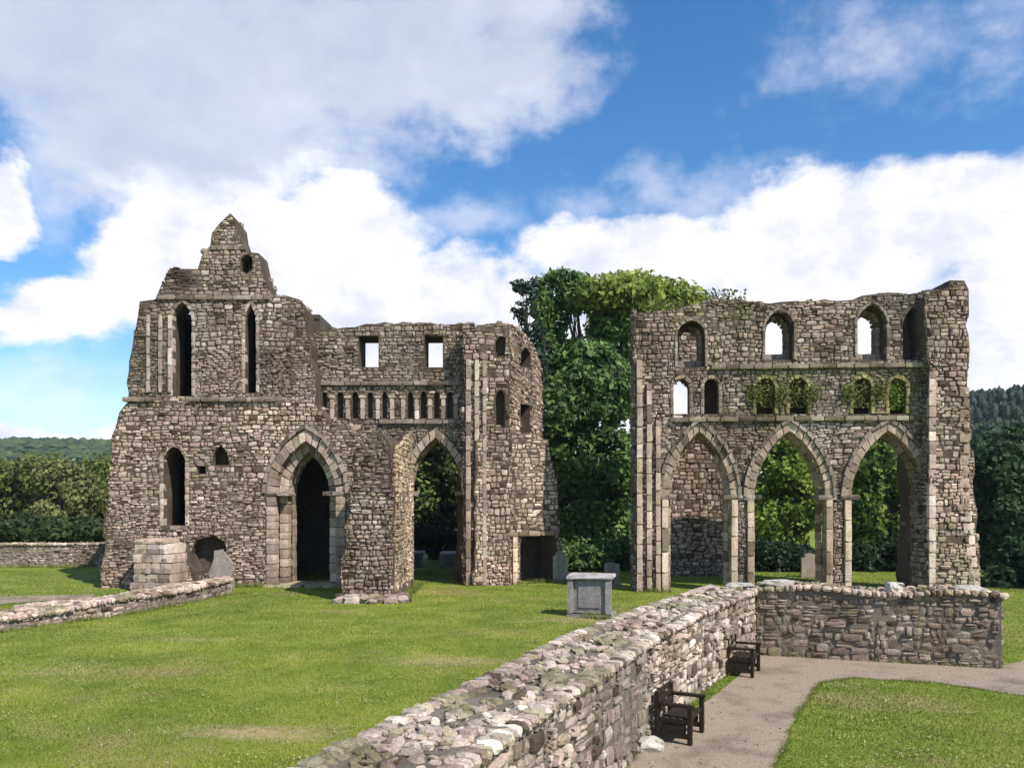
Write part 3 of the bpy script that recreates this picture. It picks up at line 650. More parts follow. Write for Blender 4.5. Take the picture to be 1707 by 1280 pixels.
# ------------------------------------------------------------------ free standing rubble walls
def poly_wall(name, label, rp, lp, h, cat='wall', tint=(1, 1, 1), light=1.0, sh=.17, sw=.27, top_light=1.3, seed=0, material=NEAR, grp=None, base=-.1, hf=None, topn=75, ts=.082, cap=()):
    """wall between a right hand and a left hand ground line; faces of rubble, top of loose rubble"""
    o = thing(name, label, cat, ((rp[0][0] + lp[0][0]) / 2, (rp[0][1] + lp[0][1]) / 2, 0), grp)
    hf = hf or (lambda x, y: h)
    mb = MB(); n = len(rp)
    pts = rp + lp[::-1]
    # core
    Rr = np.array(rp, float); Ll = np.array(lp, float)
    for i in range(n - 1):
        q = [Rr[i], Rr[i + 1], Ll[i + 1], Ll[i]]; hh_ = [hf(*p) - .015 for p in q]
        v = [(p[0], p[1], base) for p in q] + [(p[0], p[1], z) for p, z in zip(q, hh_)]
        f = [(0, 1, 5, 4), (2, 3, 7, 6), (4, 5, 6, 7)]
        if i == 0: f.append((3, 0, 4, 7))
        if i == n - 2: f.append((1, 2, 6, 5))
        mb.add(v, f, (.20, .175, .14))
    runs = [(rp[i], rp[i + 1]) for i in range(n - 1)] + [(lp[i + 1], lp[i]) for i in range(n - 1)] + [(rp[-1], lp[-1]), (lp[0], rp[0])]
    for k, (a, b) in enumerate(runs):
        fr = Frame(a, b); L_ = math.hypot(b[0] - a[0], b[1] - a[1])
        oo = [(0, base + .05), (L_, base + .05), (L_, hf(*b)), (0, hf(*a))]
        stones(mb, fr, oo, [], sh=sh, sw=sw, prot=.03, depth=.16, tint=tint, light=light, seed=seed + k, wob=.06, skip=.015, jit=.15, fine=.95)
    mb.build('wall_face', material, o)
    # top: packed small rubble and pale kerb stones on both arrises
    mb = MB(); cen = []; A = []; B = []; C = []; cc = []
    for i in range(n - 1):
        Lr = np.linalg.norm(Rr[i + 1] - Rr[i]); Wd = np.linalg.norm(Rr[i] - Ll[i]); num = int(Lr * Wd * topn)
        for _ in range(num):
            s, t = random.random(), random.random(); p = (Rr[i] * (1 - s) + Rr[i + 1] * s) * (1 - t) + (Ll[i] * (1 - s) + Ll[i + 1] * s) * t
            z = hf(*p); z += .03 * math.sin(math.pi * t); th = random.uniform(0, 3.14); r = ts * random.uniform(.5, 1.35)
            cen.append((p[0], p[1], z - .03 + random.uniform(-.02, .012))); A.append((math.cos(th) * r, math.sin(th) * r, random.uniform(-.03, .03)))
            B.append((-math.sin(th) * r * .7, math.cos(th) * r * .7, random.uniform(-.02, .02))); C.append((0, 0, r * random.uniform(.3, .5))); cc.append(0)
        for (P0, P1) in ((Rr[i], Rr[i + 1]), (Ll[i], Ll[i + 1])):
            L_ = np.linalg.norm(P1 - P0); d = (P1 - P0) / L_; s = 0
            while s < L_:
                w_ = random.uniform(.08, .24); p = P0 + d * (s + w_ / 2)
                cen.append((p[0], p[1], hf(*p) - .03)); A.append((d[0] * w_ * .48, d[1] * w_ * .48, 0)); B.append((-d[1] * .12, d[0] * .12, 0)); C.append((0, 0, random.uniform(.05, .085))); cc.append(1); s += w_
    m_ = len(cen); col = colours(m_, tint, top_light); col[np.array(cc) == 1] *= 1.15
    ms = np.array([noise.noise(Vector((c_[0] * 1.1, c_[1] * 1.1, 4))) + .5 * noise.noise(Vector((c_[0] * 3, c_[1] * 3, 6))) for c_ in cen]); ms = np.clip((ms - .12) * 3, 0, .75)[:, None]
    col = col * (1 - ms) + np.array((.24, .23, .11)) * ms
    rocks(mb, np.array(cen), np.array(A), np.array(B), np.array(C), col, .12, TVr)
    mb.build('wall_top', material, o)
    for (x, y, D, hw, hh_, lt) in cap:
        m = MB(); rocks(m, np.array([(gx(x, D), D, ZC + (HY - y) / F * D)]), np.array([(hw, -.02, 0)]), np.array([(0, .2, 0)]), np.array([(0, 0, hh_)]), np.array([(.50, .47, .41)]) * lt, .16, TVr); m.build('coping_stone', material, o)
    return o
HW = 1.5
rpn = [(-1.15, 4.0), (-.75, 5.6), (.35, 8.2), (1.05, 9.7), (2.0, 11.9), (3.5, 14.9), (5.6, 18.5)]
lpn = [(-2.55, 4.2), (-1.75, 6.0), (-.72, 8.4), (.0, 10.1), (.82, 12.1), (2.55, 15.4), (4.75, 19.2)]
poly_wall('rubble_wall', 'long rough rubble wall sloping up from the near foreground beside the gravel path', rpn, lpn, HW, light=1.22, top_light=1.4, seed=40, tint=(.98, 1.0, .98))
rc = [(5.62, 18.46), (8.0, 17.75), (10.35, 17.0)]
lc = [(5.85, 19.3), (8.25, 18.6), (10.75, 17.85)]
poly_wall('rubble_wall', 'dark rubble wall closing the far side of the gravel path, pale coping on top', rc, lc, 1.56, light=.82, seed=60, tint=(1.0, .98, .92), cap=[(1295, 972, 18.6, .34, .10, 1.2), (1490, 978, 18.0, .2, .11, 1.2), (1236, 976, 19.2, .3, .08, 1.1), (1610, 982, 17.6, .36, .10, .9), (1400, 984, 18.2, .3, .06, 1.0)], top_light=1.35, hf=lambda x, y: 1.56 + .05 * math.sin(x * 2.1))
# footing along low wall at the left
p0, p1 = G(-40, 1062), G(110, 1038); p2, p3 = G(250, 1018), G(385, 990)
rpl = [p0, p1, p2, p3]; lpl = [(p0[0] - .3, p0[1] + 2.6), (p1[0] - .3, p1[1] + 2.2), (p2[0] - .4, p2[1] + 1.6), (p3[0] - .5, p3[1] + 1.0)]
poly_wall('low_wall', 'low ruined footing wall running across the lawn to the foot of the gable', rpl, lpl, .5, light=.85, top_light=1.3, seed=80, material=STONE, hf=lambda x, y: .42 + .02 * (y - 22) + .05 * math.sin(x * 3), topn=26, ts=.14, tint=(1.05, 1, .98))
b0, b1 = G(-90, 945), G(172, 944)
poly_wall('boundary_wall', 'pale grey straight boundary wall behind the lawn at the far left', [b0, b1], [(b0[0], b0[1] + .6), (b1[0], b1[1] + .6)], 1.2, light=1.1, top_light=1.4, seed=90, material=STONE, topn=20, ts=.14, tint=(.98, 1.0, .96))

# ------------------------------------------------------------------ tombs and headstones
def lathe_box(mb, fr, u, hw, v0, v1, n, hd, col, jit=.016):
    rocks(mb, fr.w(u, (v0 + v1) / 2, n)[None], fr.U[None] * hw, fr.V[None] * (v1 - v0) / 2, fr.N[None] * hd, np.array([col]), jit, TVb)
def table_tomb(x, y, w, d, h, rot, label, light=1.0, group=None, name='table_tomb'):
    px_, D = G(x, y); o = thing(name, label, 'tomb', (px_, D, 0), group)
    fr = Frame((px_, D), (px_ + math.cos(rot), D + math.sin(rot)))
    c = np.array([.31, .29, .285]) * light
    m = MB(); lathe_box(m, fr, 0, w / 2 + .06, -.05, .12, 0, d / 2 + .06, c * .8); m.build('base', DRESS, o)
    m = MB(); lathe_box(m, fr, 0, w / 2 - .08, .12, h - .1, 0, d / 2 - .08, c)
    for s in (-1, 1): lathe_box(m, fr, s * (w / 2 - .1), .09, .12, h - .1, d / 2 - .1, .09, c * 1.15)
    lathe_box(m, fr, 0, w * .26, .3, h - .28, d / 2 - .09, .03, c * .9); m.build('chest', DRESS, o)
    m = MB(); lathe_box(m, fr, 0, w / 2 + .05, h - .1, h + .02, 0, d / 2 + .05, c * 1.45); m.build('slab', DRESS, o)
    return o
table_tomb(986, 1027, 1.34, 1.05, 1.26, R(-14), 'pale grey chest tomb with flat slab standing on the lawn beside the rubble wall', 1.1)
table_tomb(691, 944, .95, 1.3, .78, 0, 'pale chest tomb seen through the second arch, left of the tree trunk', 1.35)
table_tomb(750, 946, .9, 1.3, .8, 0, 'pale chest tomb seen through the second arch, right of the tree trunk', 1.2)
def headstone(x, y, w, h, label, kind='round', rot=0, col=(.3, .28, .24)):
    px_, D = G(x, y); o = thing('headstone', label, 'gravestone', (px_, D, 0), 'headstones around the ruins')
    fr = Frame((px_, D), (px_ + math.cos(rot), D + math.sin(rot))); m = MB()
    if kind == 'round': P = [(-w / 2, -.1)] + [(-w / 2 * math.cos(a) , h - w / 2 + w / 2 * math.sin(a)) for a in np.linspace(0, math.pi, 10)] + [(w / 2, -.1)]
    elif kind == 'shouldered': P = [(-w / 2, -.1), (-w / 2, h - .22), (-w * .36, h - .2), (-w * .3, h - .06), (0, h), (w * .3, h - .06), (w * .36, h - .2), (w / 2, h - .22), (w / 2, -.1)]
    else: P = [(-w / 2, -.1), (-w / 2, h - .05), (-w * .1, h), (w / 2, h - .08), (w / 2, -.1)]
    solid(m, fr, P[::-1], [], .07, -.07, col); m.build('slab', DRESS, o)
    m = MB(); lathe_box(m, fr, 0, w / 2 + .08, -.05, .12, 0, .16, np.array(col) * .9); m.build('plinth', DRESS, o)
headstone(934, 971, .62, 1.35, 'grey upright headstone beside the low dark opening at the foot of the ruin', 'shouldered')
headstone(1020, 975, .62, .95, 'small grey headstone standing behind the pale chest tomb', 'square', col=(.33, .31, .28))
headstone(1351, 962, .85, 1.1, 'brownish headstone showing between the second and third arch above the wall', 'shouldered', col=(.33, .27, .22))
# pale masonry block against the gable and fallen stones near it
u_, D_ = G(262, 992); o = thing('stone_block', 'pale limestone block pile standing against the foot of the gable below the lancet', 'stone block', (gx(264, 31.2), 31.2, 0))
fr = Frame((gx(264, 31.2), 31.2), (gx(264, 31.2) + math.cos(R(-8)), 31.2 + math.sin(R(-8))))
m = MB(); blocks(m, fr, -.9, .86, -.05, .36, .5, -.5, .6, (1.05, 1, .98), 1.1); m.build('base', DRESS, o)
m = MB()
for k, (va, vb) in enumerate(((.36, .7), (.7, 1.12), (1.12, 1.46), (1.46, 1.85))): blocks(m, fr, -.84 + .05 * (k % 2), .78 - .06 * (k == 3), va, vb - .01, .40, -.8, .45, (1.04, 1.02, 1.0), 1.45)
m.build('shaft', DRESS, o)
m = MB(); blocks(m, fr, -.8, .45, 1.85, 2.02, .38, -.8, .4, (1.05, 1.03, .98), 1.5); m.build('cap', DRESS, o)
o = thing('stone_slab', 'broken carved slab propped in the recess right of the pale pedestal', 'stone slab', (gx(372, 31.6), 31.6, 0))
fr = Frame((gx(372, 31.6), 31.6), (gx(372, 31.6) + 1, 31.6)); m = MB()
solid(m, fr, ragged([(-.5, -.1), (.4, -.1), (.42, 1.0), (.2, 1.3), (-.05, 1.62), (-.3, 1.5), (-.34, 1.1), (-.5, .8)], .12, .04, vmin=.1), [], .12, -.1, (.34, .30, .26)); m.build('slab', DRESS, o)

# ------------------------------------------------------------------ benches on the path
WOODC = (1, 1, 1)
def bench(x, y, rot, label, length=.9):
    px_, D = G(x, y); o = thing('bench', label, 'bench', (px_, D, 0), 'dark benches against the rubble wall'); o.scale = (.88, .88, .88)
    # local frame: U along the bench, N towards the sitter (away from the wall)
    fr = Frame((px_, D), (px_ + math.cos(rot), D + math.sin(rot)))
    def piece(nm, lst):
        m = MB()
        for (u0, u1, v0, v1, n0, n1) in lst: lathe_box(m, fr, (u0 + u1) / 2, abs(u1 - u0) / 2, v0, v1, (n0 + n1) / 2, abs(n1 - n0) / 2, WOODC, .004)
        m.build(nm, WOOD, o)
    L2 = length / 2
    piece('seat', [(-L2, L2, .40, .44, -.2 + k * .125, -.2 + k * .125 + .105) for k in range(4)])
    piece('backrest', [(-L2, L2, .52 + k * .12, .52 + k * .12 + .09, -.285 - .02 * k, -.25 - .02 * k) for k in range(3)])
    for s in (-1, 1):
        u = s * (L2 - .04)
        piece('leg', [(u - .04, u + .04, 0, .64, .22, .30)]); piece('leg', [(u - .04, u + .04, 0, .86, -.34, -.25)])
        piece('armrest', [(u - .05, u + .05, .62, .67, -.26, .34)])
        piece('end_panel', [(u - .03, u + .03, .34, .42, -.25, .24), (u - .03, u + .03, .1, .18, -.25, .24), (u - .02, u + .02, .18, .34, -.22, .2)])
wr = math.atan2(3.0, 1.5)
bench(1135, 1228, wr, 'dark timber bench against the rubble wall, the nearer of the two')
bench(1240, 1122, wr, 'dark timber bench against the rubble wall, the farther one near the corner')
# pale fallen stone beside the nearer bench
px_, D = G(1078, 1250); m = MB(); n = 5
rocks(m, np.array([(px_ + .02, D, .08)]), np.array([(.2, .05, 0)]), np.array([(-.04, .15, 0)]), np.array([(0, 0, .1)]), np.array([(.6, .56, .48)]), .12)
tag(m.build('fallen_stone', NEAR), 'single pale loose stone lying on the path beside the nearer bench', 'stone')

# ------------------------------------------------------------------ trees
def tube(mb, pts, rads, col, sides=7):
    pts = np.array(pts, float); n = len(pts); V = []
    for i in range(n):
        d = pts[min(i + 1, n - 1)] - pts[max(i - 1, 0)]; d /= np.linalg.norm(d) + 1e-9
        a = np.cross(d, (0.3, .9, .1)); a /= np.linalg.norm(a); b = np.cross(d, a)
        for k in range(sides): t = 2 * math.pi * k / sides; V.append(pts[i] + (a * math.cos(t) + b * math.sin(t)) * rads[i])
    f = [(i * sides + k, i * sides + (k + 1) % sides, (i + 1) * sides + (k + 1) % sides, (i + 1) * sides + k) for i in range(n - 1) for k in range(sides)]
    mb.add(V, np.array(f), col)
def tree(name, label, D, trunk_x, blobs_px, nleaf, leaf=.17, cols=((.05, .09, .02), (.09, .14, .03)), group=None, trunk_r=.35, depth=1.0, gaps=.25, cat='tree', Dv=None, shell=.55, base_z=0.):
    bx = gx(trunk_x, D); o = thing(name, label, cat, (bx, D, base_z), group)
    bl = []
    for b in blobs_px:
        dd = D + (b[4] if len(b) > 4 else random.uniform(-1.5, 1.5)); bl.append((gx(b[0], dd), dd, ZC + (HY - b[1]) / F * dd, b[2] / F * dd, b[3] / F * dd))
    tm = MB(); ztop = max(b[2] for b in bl); zmid = np.mean([b[2] for b in bl])
    tp = [(bx, D, base_z - .2), (bx + .1, D, base_z + (zmid - base_z) * .4), (bx - .1, D + .1, zmid), (np.mean([b[0] for b in bl]), D, zmid + (ztop - zmid) * .7)]
    tube(tm, tp, [trunk_r * 1.25, trunk_r, trunk_r * .7, trunk_r * .2], (1, 1, 1))
    for b in bl:
        t = random.uniform(.35, .8); s0 = np.array(tp[1]) * (1 - t) + np.array(tp[2]) * t; e = np.array(b[:3]); m_ = (s0 + e) / 2 + rng.normal(0, .3, 3)
        tube(tm, [s0, m_, e], [trunk_r * .42, trunk_r * .25, trunk_r * .06], (1, 1, 1), 5)
        for _ in range(3):
            e2 = e + rng.normal(0, .35, 3) * np.array([b[3], b[3], b[4]]); tube(tm, [m_, (m_ + e2) / 2 + rng.normal(0, .2, 3), e2], [trunk_r * .16, trunk_r * .1, .015], (1, 1, 1), 4)
    tm.build('trunk', BARK, o)
    w_ = np.array([b[3] * b[4] * (b[3] + .5) for b in bl]) ** .8; w_ /= w_.sum(); P = []; Nn = []; T = []
    for b, k in zip(bl, (w_ * nleaf * 1.6).astype(int)):
        d = rng.normal(0, 1, (k, 3)); d /= np.linalg.norm(d, axis=1)[:, None]; r = (shell + (1 - shell) * rng.random((k, 1))) * np.where(rng.random((k, 1)) < .25, rng.random((k, 1)), 1)
        lump = 1 + .28 * np.array([noise.noise(Vector(q * 2.3) + Vector((b[0], b[2], 0))) for q in d])[:, None]
        P.append(np.array(b[:3]) + d * r * lump * np.array([b[3], b[3] * depth, b[4]])); Nn.append(d)
    P = np.vstack(P); Nn = np.vstack(Nn)
    nz_ = np.array([noise.noise(Vector(p) * .9) + .5 * noise.noise(Vector(p) * 2.3) for p in P])
    keep = nz_ > np.quantile(nz_, gaps); P, Nn, nz_ = P[keep], Nn[keep], nz_[keep]; k = len(P)
    nr = Nn * .7 + rng.normal(0, .6, (k, 3)) + np.array([0, 0, .35]); nr /= np.linalg.norm(nr, axis=1)[:, None]
    a = np.cross(nr, rng.normal(0, 1, (k, 3))); a /= np.linalg.norm(a, axis=1)[:, None]; b_ = np.cross(nr, a)
    s = (leaf * rng.uniform(.35, 1.5, (k, 1)))
    V = np.stack([P + a * s, P + b_ * s * .55, P - a * s, P - b_ * s * .55], 1).reshape(-1, 3)
    t = np.clip(.5 + nz_ * .5 + rng.normal(0, .22, k), 0, 1)[:, None]; c = np.array(cols[0]) * (1 - t) + np.array(cols[1]) * t
    c *= rng.uniform(.75, 1.3, (k, 1))
    sz = 0
    cm_ = MB(); cm_.add(V, np.arange(4 * k).reshape(-1, 4), np.repeat(c, 4, 0)); cm_.build('crown', LEAF, o)
    return o
DG = ((.04, .085, .025), (.16, .25, .065)); BG_ = ((.09, .15, .02), (.24, .31, .045)); YG = ((.10, .155, .03), (.33, .37, .07)); OG = ((.055, .08, .015), (.19, .215, .05))
tree('tree', 'tall dark green tree filling the gap between the two ruins', 43, 985,
     [(905, 505, 26, 45, 0), (935, 470, 30, 24, 0), (912, 590, 36, 50, 0), (1030, 560, 40, 36, 1), (985, 650, 80, 62, 0), (975, 600, 60, 40, 0), (955, 498, 36, 30, 0), (1010, 540, 34, 30, 0), (925, 540, 26, 30, 0), (960, 470, 22, 20, 0), (925, 680, 55, 60, -1), (1040, 650, 45, 60, 1), (950, 770, 60, 70, 0), (1020, 780, 60, 80, 0), (960, 880, 62, 70, 0), (1030, 900, 50, 70, 1), (900, 800, 50, 80, 2), (895, 900, 50, 60, 2)], 38000, .17, DG, trunk_r=.3, gaps=.16)
tree('tree', 'yellow green tree with a domed crown rising behind the left end of the arcade', 49, 1090,
     [(1050, 496, 80, 40, 0), (1000, 488, 46, 30, -7), (1050, 492, 60, 34, -6), (1115, 505, 66, 36, 0), (1160, 512, 40, 22, 0), (1015, 545, 42, 36, -3), (1085, 535, 60, 30, -1), (1080, 560, 100, 50, 1), (1165, 528, 44, 24, 1), (1225, 528, 46, 20, 1), (1150, 590, 90, 50, 2)], 24000, .18, YG, trunk_r=.3, gaps=.06)
tree('tree', 'slender dark twiggy tree reaching out left of the tall dark tree', 41, 880, [(866, 478, 18, 14, 0), (874, 520, 20, 20, 0), (858, 512, 14, 10, 0), (890, 545, 22, 24, 0), (885, 480, 18, 18, 0), (895, 620, 25, 50, 0)], 1300, .13, ((.02, .04, .03), (.05, .08, .05)), trunk_r=.14, gaps=.35)
tree('tree', 'bright green tree seen through the middle arch', 45, 1305, [(1300, 770, 55, 60, 0), (1340, 830, 50, 60, 0), (1275, 850, 45, 60, 0), (1320, 730, 40, 40, 0), (1300, 900, 50, 45, 1), (1390, 800, 40, 70, 2)], 9000, .17, BG_, gaps=.2)
tree('tree', 'bright green tree seen through the third arch', 44, 1480, [(1480, 780, 60, 60, 0), (1440, 830, 45, 60, 0), (1515, 850, 45, 60, 0), (1480, 890, 55, 50, 0), (1425, 900, 40, 50, 1), (1490, 720, 50, 40, 1), (1540, 790, 40, 70, 2)], 10000, .17, ((.075, .13, .02), (.21, .28, .05)), gaps=.2)
tree('tree', 'leafy tree with a dark trunk seen through the arch of the left ruin', 47, 722, [(700, 790, 40, 50, 0), (740, 790, 45, 60, 0), (722, 840, 55, 50, 0), (765, 850, 40, 50, 0), (690, 860, 40, 36, 0), (720, 740, 40, 40, 0)], 8500, .16, ((.06, .10, .03), (.19, .24, .06)), trunk_r=.3, gaps=.2)
tree('tree', 'dark green shrub low behind the gap between the ruins', 40, 960, [(935, 930, 40, 30, 0), (985, 925, 50, 36, 0), (1035, 930, 30, 36, 0)], 4500, .13, DG, trunk_r=.12, gaps=.15, cat='shrub')
DD = ((.010, .022, .012), (.035, .06, .022))  # near-black leaves for bushes added to darken the ground behind the arches
tree('shrub', 'added low dark bush standing in for shade behind the middle arch', 40, 1305, [(1285, 930, 40, 34, 0), (1330, 935, 45, 30, 0), (1385, 935, 30, 34, 0)], 5000, .12, DD, trunk_r=.1, gaps=.1, cat='shrub')
tree('shrub', 'added low dark bush standing in for shade behind the third arch', 40, 1490, [(1440, 935, 38, 30, 0), (1495, 925, 45, 38, 0), (1545, 935, 35, 36, 0)], 5000, .12, DD, trunk_r=.1, gaps=.1, cat='shrub')
tree('shrub', 'added low dark bush standing in for shade behind the pale tombs seen through the arch of the left ruin', 45, 735, [(690, 900, 40, 28, 0), (735, 900, 40, 30, 0), (780, 905, 34, 30, 0)], 4000, .12, DD, trunk_r=.1, gaps=.1, cat='shrub')
for (x, D, bl_, c, lab) in (
    (30, 62, [(20, 800, 50, 36), (60, 790, 45, 40), (-20, 810, 50, 45), (30, 850, 55, 45)], OG, 'olive green tree beyond the boundary wall at the left edge'),
    (105, 58, [(95, 800, 40, 40), (130, 825, 45, 45), (100, 855, 50, 40)], ((.09, .11, .03), (.25, .25, .085)), 'paler olive tree beyond the boundary wall, between two darker ones'),
    (170, 64, [(160, 795, 40, 40), (185, 840, 45, 55), (150, 860, 40, 40), (205, 800, 35, 40)], OG, 'olive green tree beyond the boundary wall touching the edge of the gable'),
    (60, 54, [(40, 880, 60, 26), (100, 885, 55, 24), (-10, 880, 40, 28), (150, 885, 40, 24)], ((.02, .035, .01), (.06, .08, .02)), 'low dark bush growing just behind the boundary wall'),
    (-90, 60, [(-80, 800, 60, 50), (-110, 850, 60, 50), (-50, 860, 50, 45)], OG, 'olive tree half out of view at the far left')):
    tree('tree', lab, D, x, bl_, 7500, .18, c, 'trees beyond the boundary wall', .25, gaps=.2)
for (x, D, bl_, lab) in (
    (1665, 40, [(1660, 800, 45, 70), (1680, 870, 50, 60), (1650, 920, 40, 50), (1690, 760, 40, 50), (1640, 850, 30, 80)], 'dark tree standing right beside the end pier'),
    (1745, 43, [(1730, 780, 60, 70), (1760, 860, 60, 70), (1720, 900, 50, 60), (1790, 780, 50, 60)], 'dark tree at the right edge of the view'),
    (1700, 33, [(1690, 965, 40, 45), (1720, 950, 50, 50), (1665, 980, 30, 40), (1760, 960, 50, 50)], 'low dark bush at the right behind the path wall'),
    (1600, 50, [(1600, 790, 60, 70), (1570, 860, 60, 60), (1620, 880, 50, 60), (1640, 760, 40, 50)], 'dark tree mostly hidden behind the end pier')):
    tree('tree', lab, D, x, bl_, 8500, .16, ((.018, .04, .016), (.055, .09, .032)), 'dark trees at the right', .3, gaps=.15)
# ferns and moss tufts rooted in the right ruin
def tuft(x, y, r, fr, label, n=260, cols=BG_, s=.07, off=.1, rv=None):
    u, v = fr.uv(x, y); p = fr.w(u, v, off); d = np.clip(rng.normal(0, 1, (n, 3)), -1.6, 1.6) * np.array([r, .10, rv or r * .7]); P = p + d
    nr = rng.normal(0, 1, (n, 3)) + np.array([0, -.6, .5]); nr /= np.linalg.norm(nr, axis=1)[:, None]; a = np.cross(nr, rng.normal(0, 1, (n, 3))); a /= np.linalg.norm(a, axis=1)[:, None]; b_ = np.cross(nr, a)
    q = s * rng.uniform(.6, 1.4, (n, 1)); V = np.stack([P + a * q, P + b_ * q * .5, P - a * q, P - b_ * q * .5], 1).reshape(-1, 3)
    t = rng.random((n, 1)); c = np.array(cols[0]) * (1 - t) + np.array(cols[1]) * t
    m = MB(); m.add(V, np.arange(4 * n).reshape(-1, 4), np.repeat(c, 4, 0)); tag(m.build('wall_plant', LEAF), label, 'plant', 'plants rooted in the ruin')
MG = ((.09, .11, .02), (.22, .22, .06))
for x, y, q, lab in ((1277, 655, MG, 'green plant filling the first small arch of the middle pair'), (1330, 655, MG, 'green plant filling the second small arch of the middle pair'),
                     (1437, 655, MG, 'green plant filling the first small arch of the right pair'), (1496, 658, BG_, 'darker green plant filling the last small arch beside the end pier')):
    tuft(x, y, .2, rr, lab, 700, q, .055, -.12, .33)
for x, lab in ((1256, 'olive moss cushion left of the middle pair of small arches'), (1303, 'olive moss cushion between the middle pair of small arches'), (1352, 'olive moss cushion right of the middle pair of small arches'),
               (1414, 'olive moss cushion left of the right pair of small arches'), (1466, 'olive moss cushion between the right pair of small arches')):
    tuft(x, 656 + random.uniform(-4, 5), .17, rr, lab, 420, MG, .05, .06, .2)
tuft(1215, 500, .45, rr, 'grassy tuft on the broken wall top above the first arch', 500, MG, off=-.5)
tuft(1110, 516, .4, rr, 'grassy tuft on the wall top at its left end', 400, MG, off=-.5)

# ------------------------------------------------------------------ far woodland on the hills
mb = MB(); n = 9000
X = np.concatenate([rng.uniform(95, 420, n), rng.uniform(-700, 60, n)]); Y = np.concatenate([rng.uniform(140, 262, n), rng.uniform(330, 600, n)])
Z = hz(X, Y); k = Z > 1.0; X, Y, Z = X[k], Y[k], Z[k]; n = len(X)
hgt = rng.uniform(1.8, 4.2, n) * np.where(X > 80, .8, .8) * (1 + .5 * np.sin(X * .05) * np.sin(Y * .07)); rad = hgt * np.where(X > 80, rng.uniform(.28, .5, n), rng.uniform(.8, 1.6, n)); S = 6
ang = np.arange(S) / S * 2 * math.pi
ring = lambda rf, zf: np.stack([X[:, None] + np.cos(ang) * rad[:, None] * rf * rng.uniform(.7, 1.2, (n, S)), Y[:, None] + np.sin(ang) * rad[:, None] * rf * rng.uniform(.7, 1.2, (n, S)), (Z + hgt * zf)[:, None] + rng.uniform(-.1, .1, (n, S)) * hgt[:, None]], -1)
V = np.concatenate([ring(.7, -.1), ring(1, .35), ring(.65, .75), ring(.05, 1.0)], 1)
base = (np.arange(n) * 4 * S)[:, None, None]
ff = np.array([(r * S + i, r * S + (i + 1) % S, (r + 1) * S + (i + 1) % S, (r + 1) * S + i) for r in range(3) for i in range(S)])
t = rng.random((n, 1)); c = np.array((.016, .03, .018)) * (1 - t) + np.array((.045, .065, .03)) * t
c[X < 70] *= np.array((2.2, 2.2, 1.5))
mb.add(V.reshape(-1, 3), (ff[None] + base).reshape(-1, 4), np.repeat(c, 4 * S, 0)); tag(mb.build('woodland', LEAF), kind='stuff')

# ------------------------------------------------------------------ grass blades
def blades(n, ylo, yhi, pw):
    Y = ylo * (yhi / ylo) ** (rng.random(n) ** pw); X = rng.uniform(-.95, 1.0, n) * Y
    ok = ~inside(PATHPOLY, X, Y)
    wp = rpn + lpn[::-1]; ok &= ~inside(wp, X, Y) & ~inside(rc + lc[::-1], X, Y) & ~inside(rpl + lpl[::-1], X, Y)
    return X[ok], Y[ok]
X, Y = blades(540000, 8.5, 40, 1.0); k = rng.random(len(X)) > worn(X, Y) * .62; X, Y = X[k], Y[k]; n = len(X); Z = zg(X, Y)
pn = np.array([noise.noise(Vector((x * .5, y * .5, 3))) + .5 * noise.noise(Vector((x * 1.6, y * 1.6, 5))) for x, y in zip(X, Y)])
h = rng.uniform(.02, .055, n) * (1 + .4 * pn); th = rng.uniform(0, 6.28, n); w_ = .0045 * (Y / 8.5) * rng.uniform(.7, 1.4, n)
lean = rng.normal(0, .018, (n, 2)) 
B = np.stack([X, Y, Z - .004], 1); dx = np.stack([np.cos(th) * w_, np.sin(th) * w_, 0 * w_], 1)
V = np.stack([B - dx, B + dx, B + np.stack([lean[:, 0], lean[:, 1], h], 1)], 1).reshape(-1, 3)
t = np.clip(.5 + pn * .55 + rng.normal(0, .22, n), 0, 1)[:, None]
c = np.array((.125, .172, .016)) * (1 - t) + np.array((.285, .31, .054)) * t
wn = worn(X, Y)
bigp = np.array([noise.noise(Vector((x * .13, y * .22, 11))) + .6 * noise.noise(Vector((x * .4, y * .55, 13))) for x, y in zip(X, Y)])
c *= (1 + .42 * bigp)[:, None] * (1 + bigp[:, None] * np.array((.35, .12, .1)))
dry = rng.random(n) < .05 + .10 * (pn > .35) + wn * .6; c[dry] = np.array((.38, .33, .16))
mb = MB(); mb.add(V, np.arange(3 * n).reshape(-1, 3), np.repeat(c, 3, 0)); tag(mb.build('grass', LEAF), kind='stuff')
def fringe(lines, dens, h0, h1, wd, spread, w_=.006):
    P = []
    for (a, b) in lines:
        a = np.array(a, float); b = np.array(b, float); L_ = np.linalg.norm(b - a); k = int(L_ * dens); t = rng.random((k, 1)); nrm = np.array((-(b - a)[1], (b - a)[0])) / (L_ + 1e-9)
        ck = np.array([noise.noise(Vector((q * L_ * 1.3 + a[0] * 3, a[1], 8))) for q in t[:, 0]]); keep = ck > rng.uniform(-.5, .25, k)
        P.append((a + (b - a) * t + nrm * rng.normal(0, spread, (k, 1)))[keep])
    P = np.vstack(P); k = len(P); h = rng.uniform(h0, h1, k); th = rng.uniform(0, 6.28, k); w2 = w_ * wd
    B = np.stack([P[:, 0], P[:, 1], np.maximum(zg(P[:, 0], P[:, 1]), 0) - .01], 1); dx = np.stack([np.cos(th) * w2, np.sin(th) * w2, 0 * th], 1)
    tip = B + np.stack([rng.normal(0, .35, k) * h, rng.normal(0, .35, k) * h, h], 1); t = rng.random((k, 1))
    return np.stack([B - dx, B + dx, tip], 1).reshape(-1, 3), np.repeat(np.array((.10, .15, .02)) * (1 - t) + np.array((.27, .29, .075)) * t, 3, 0)
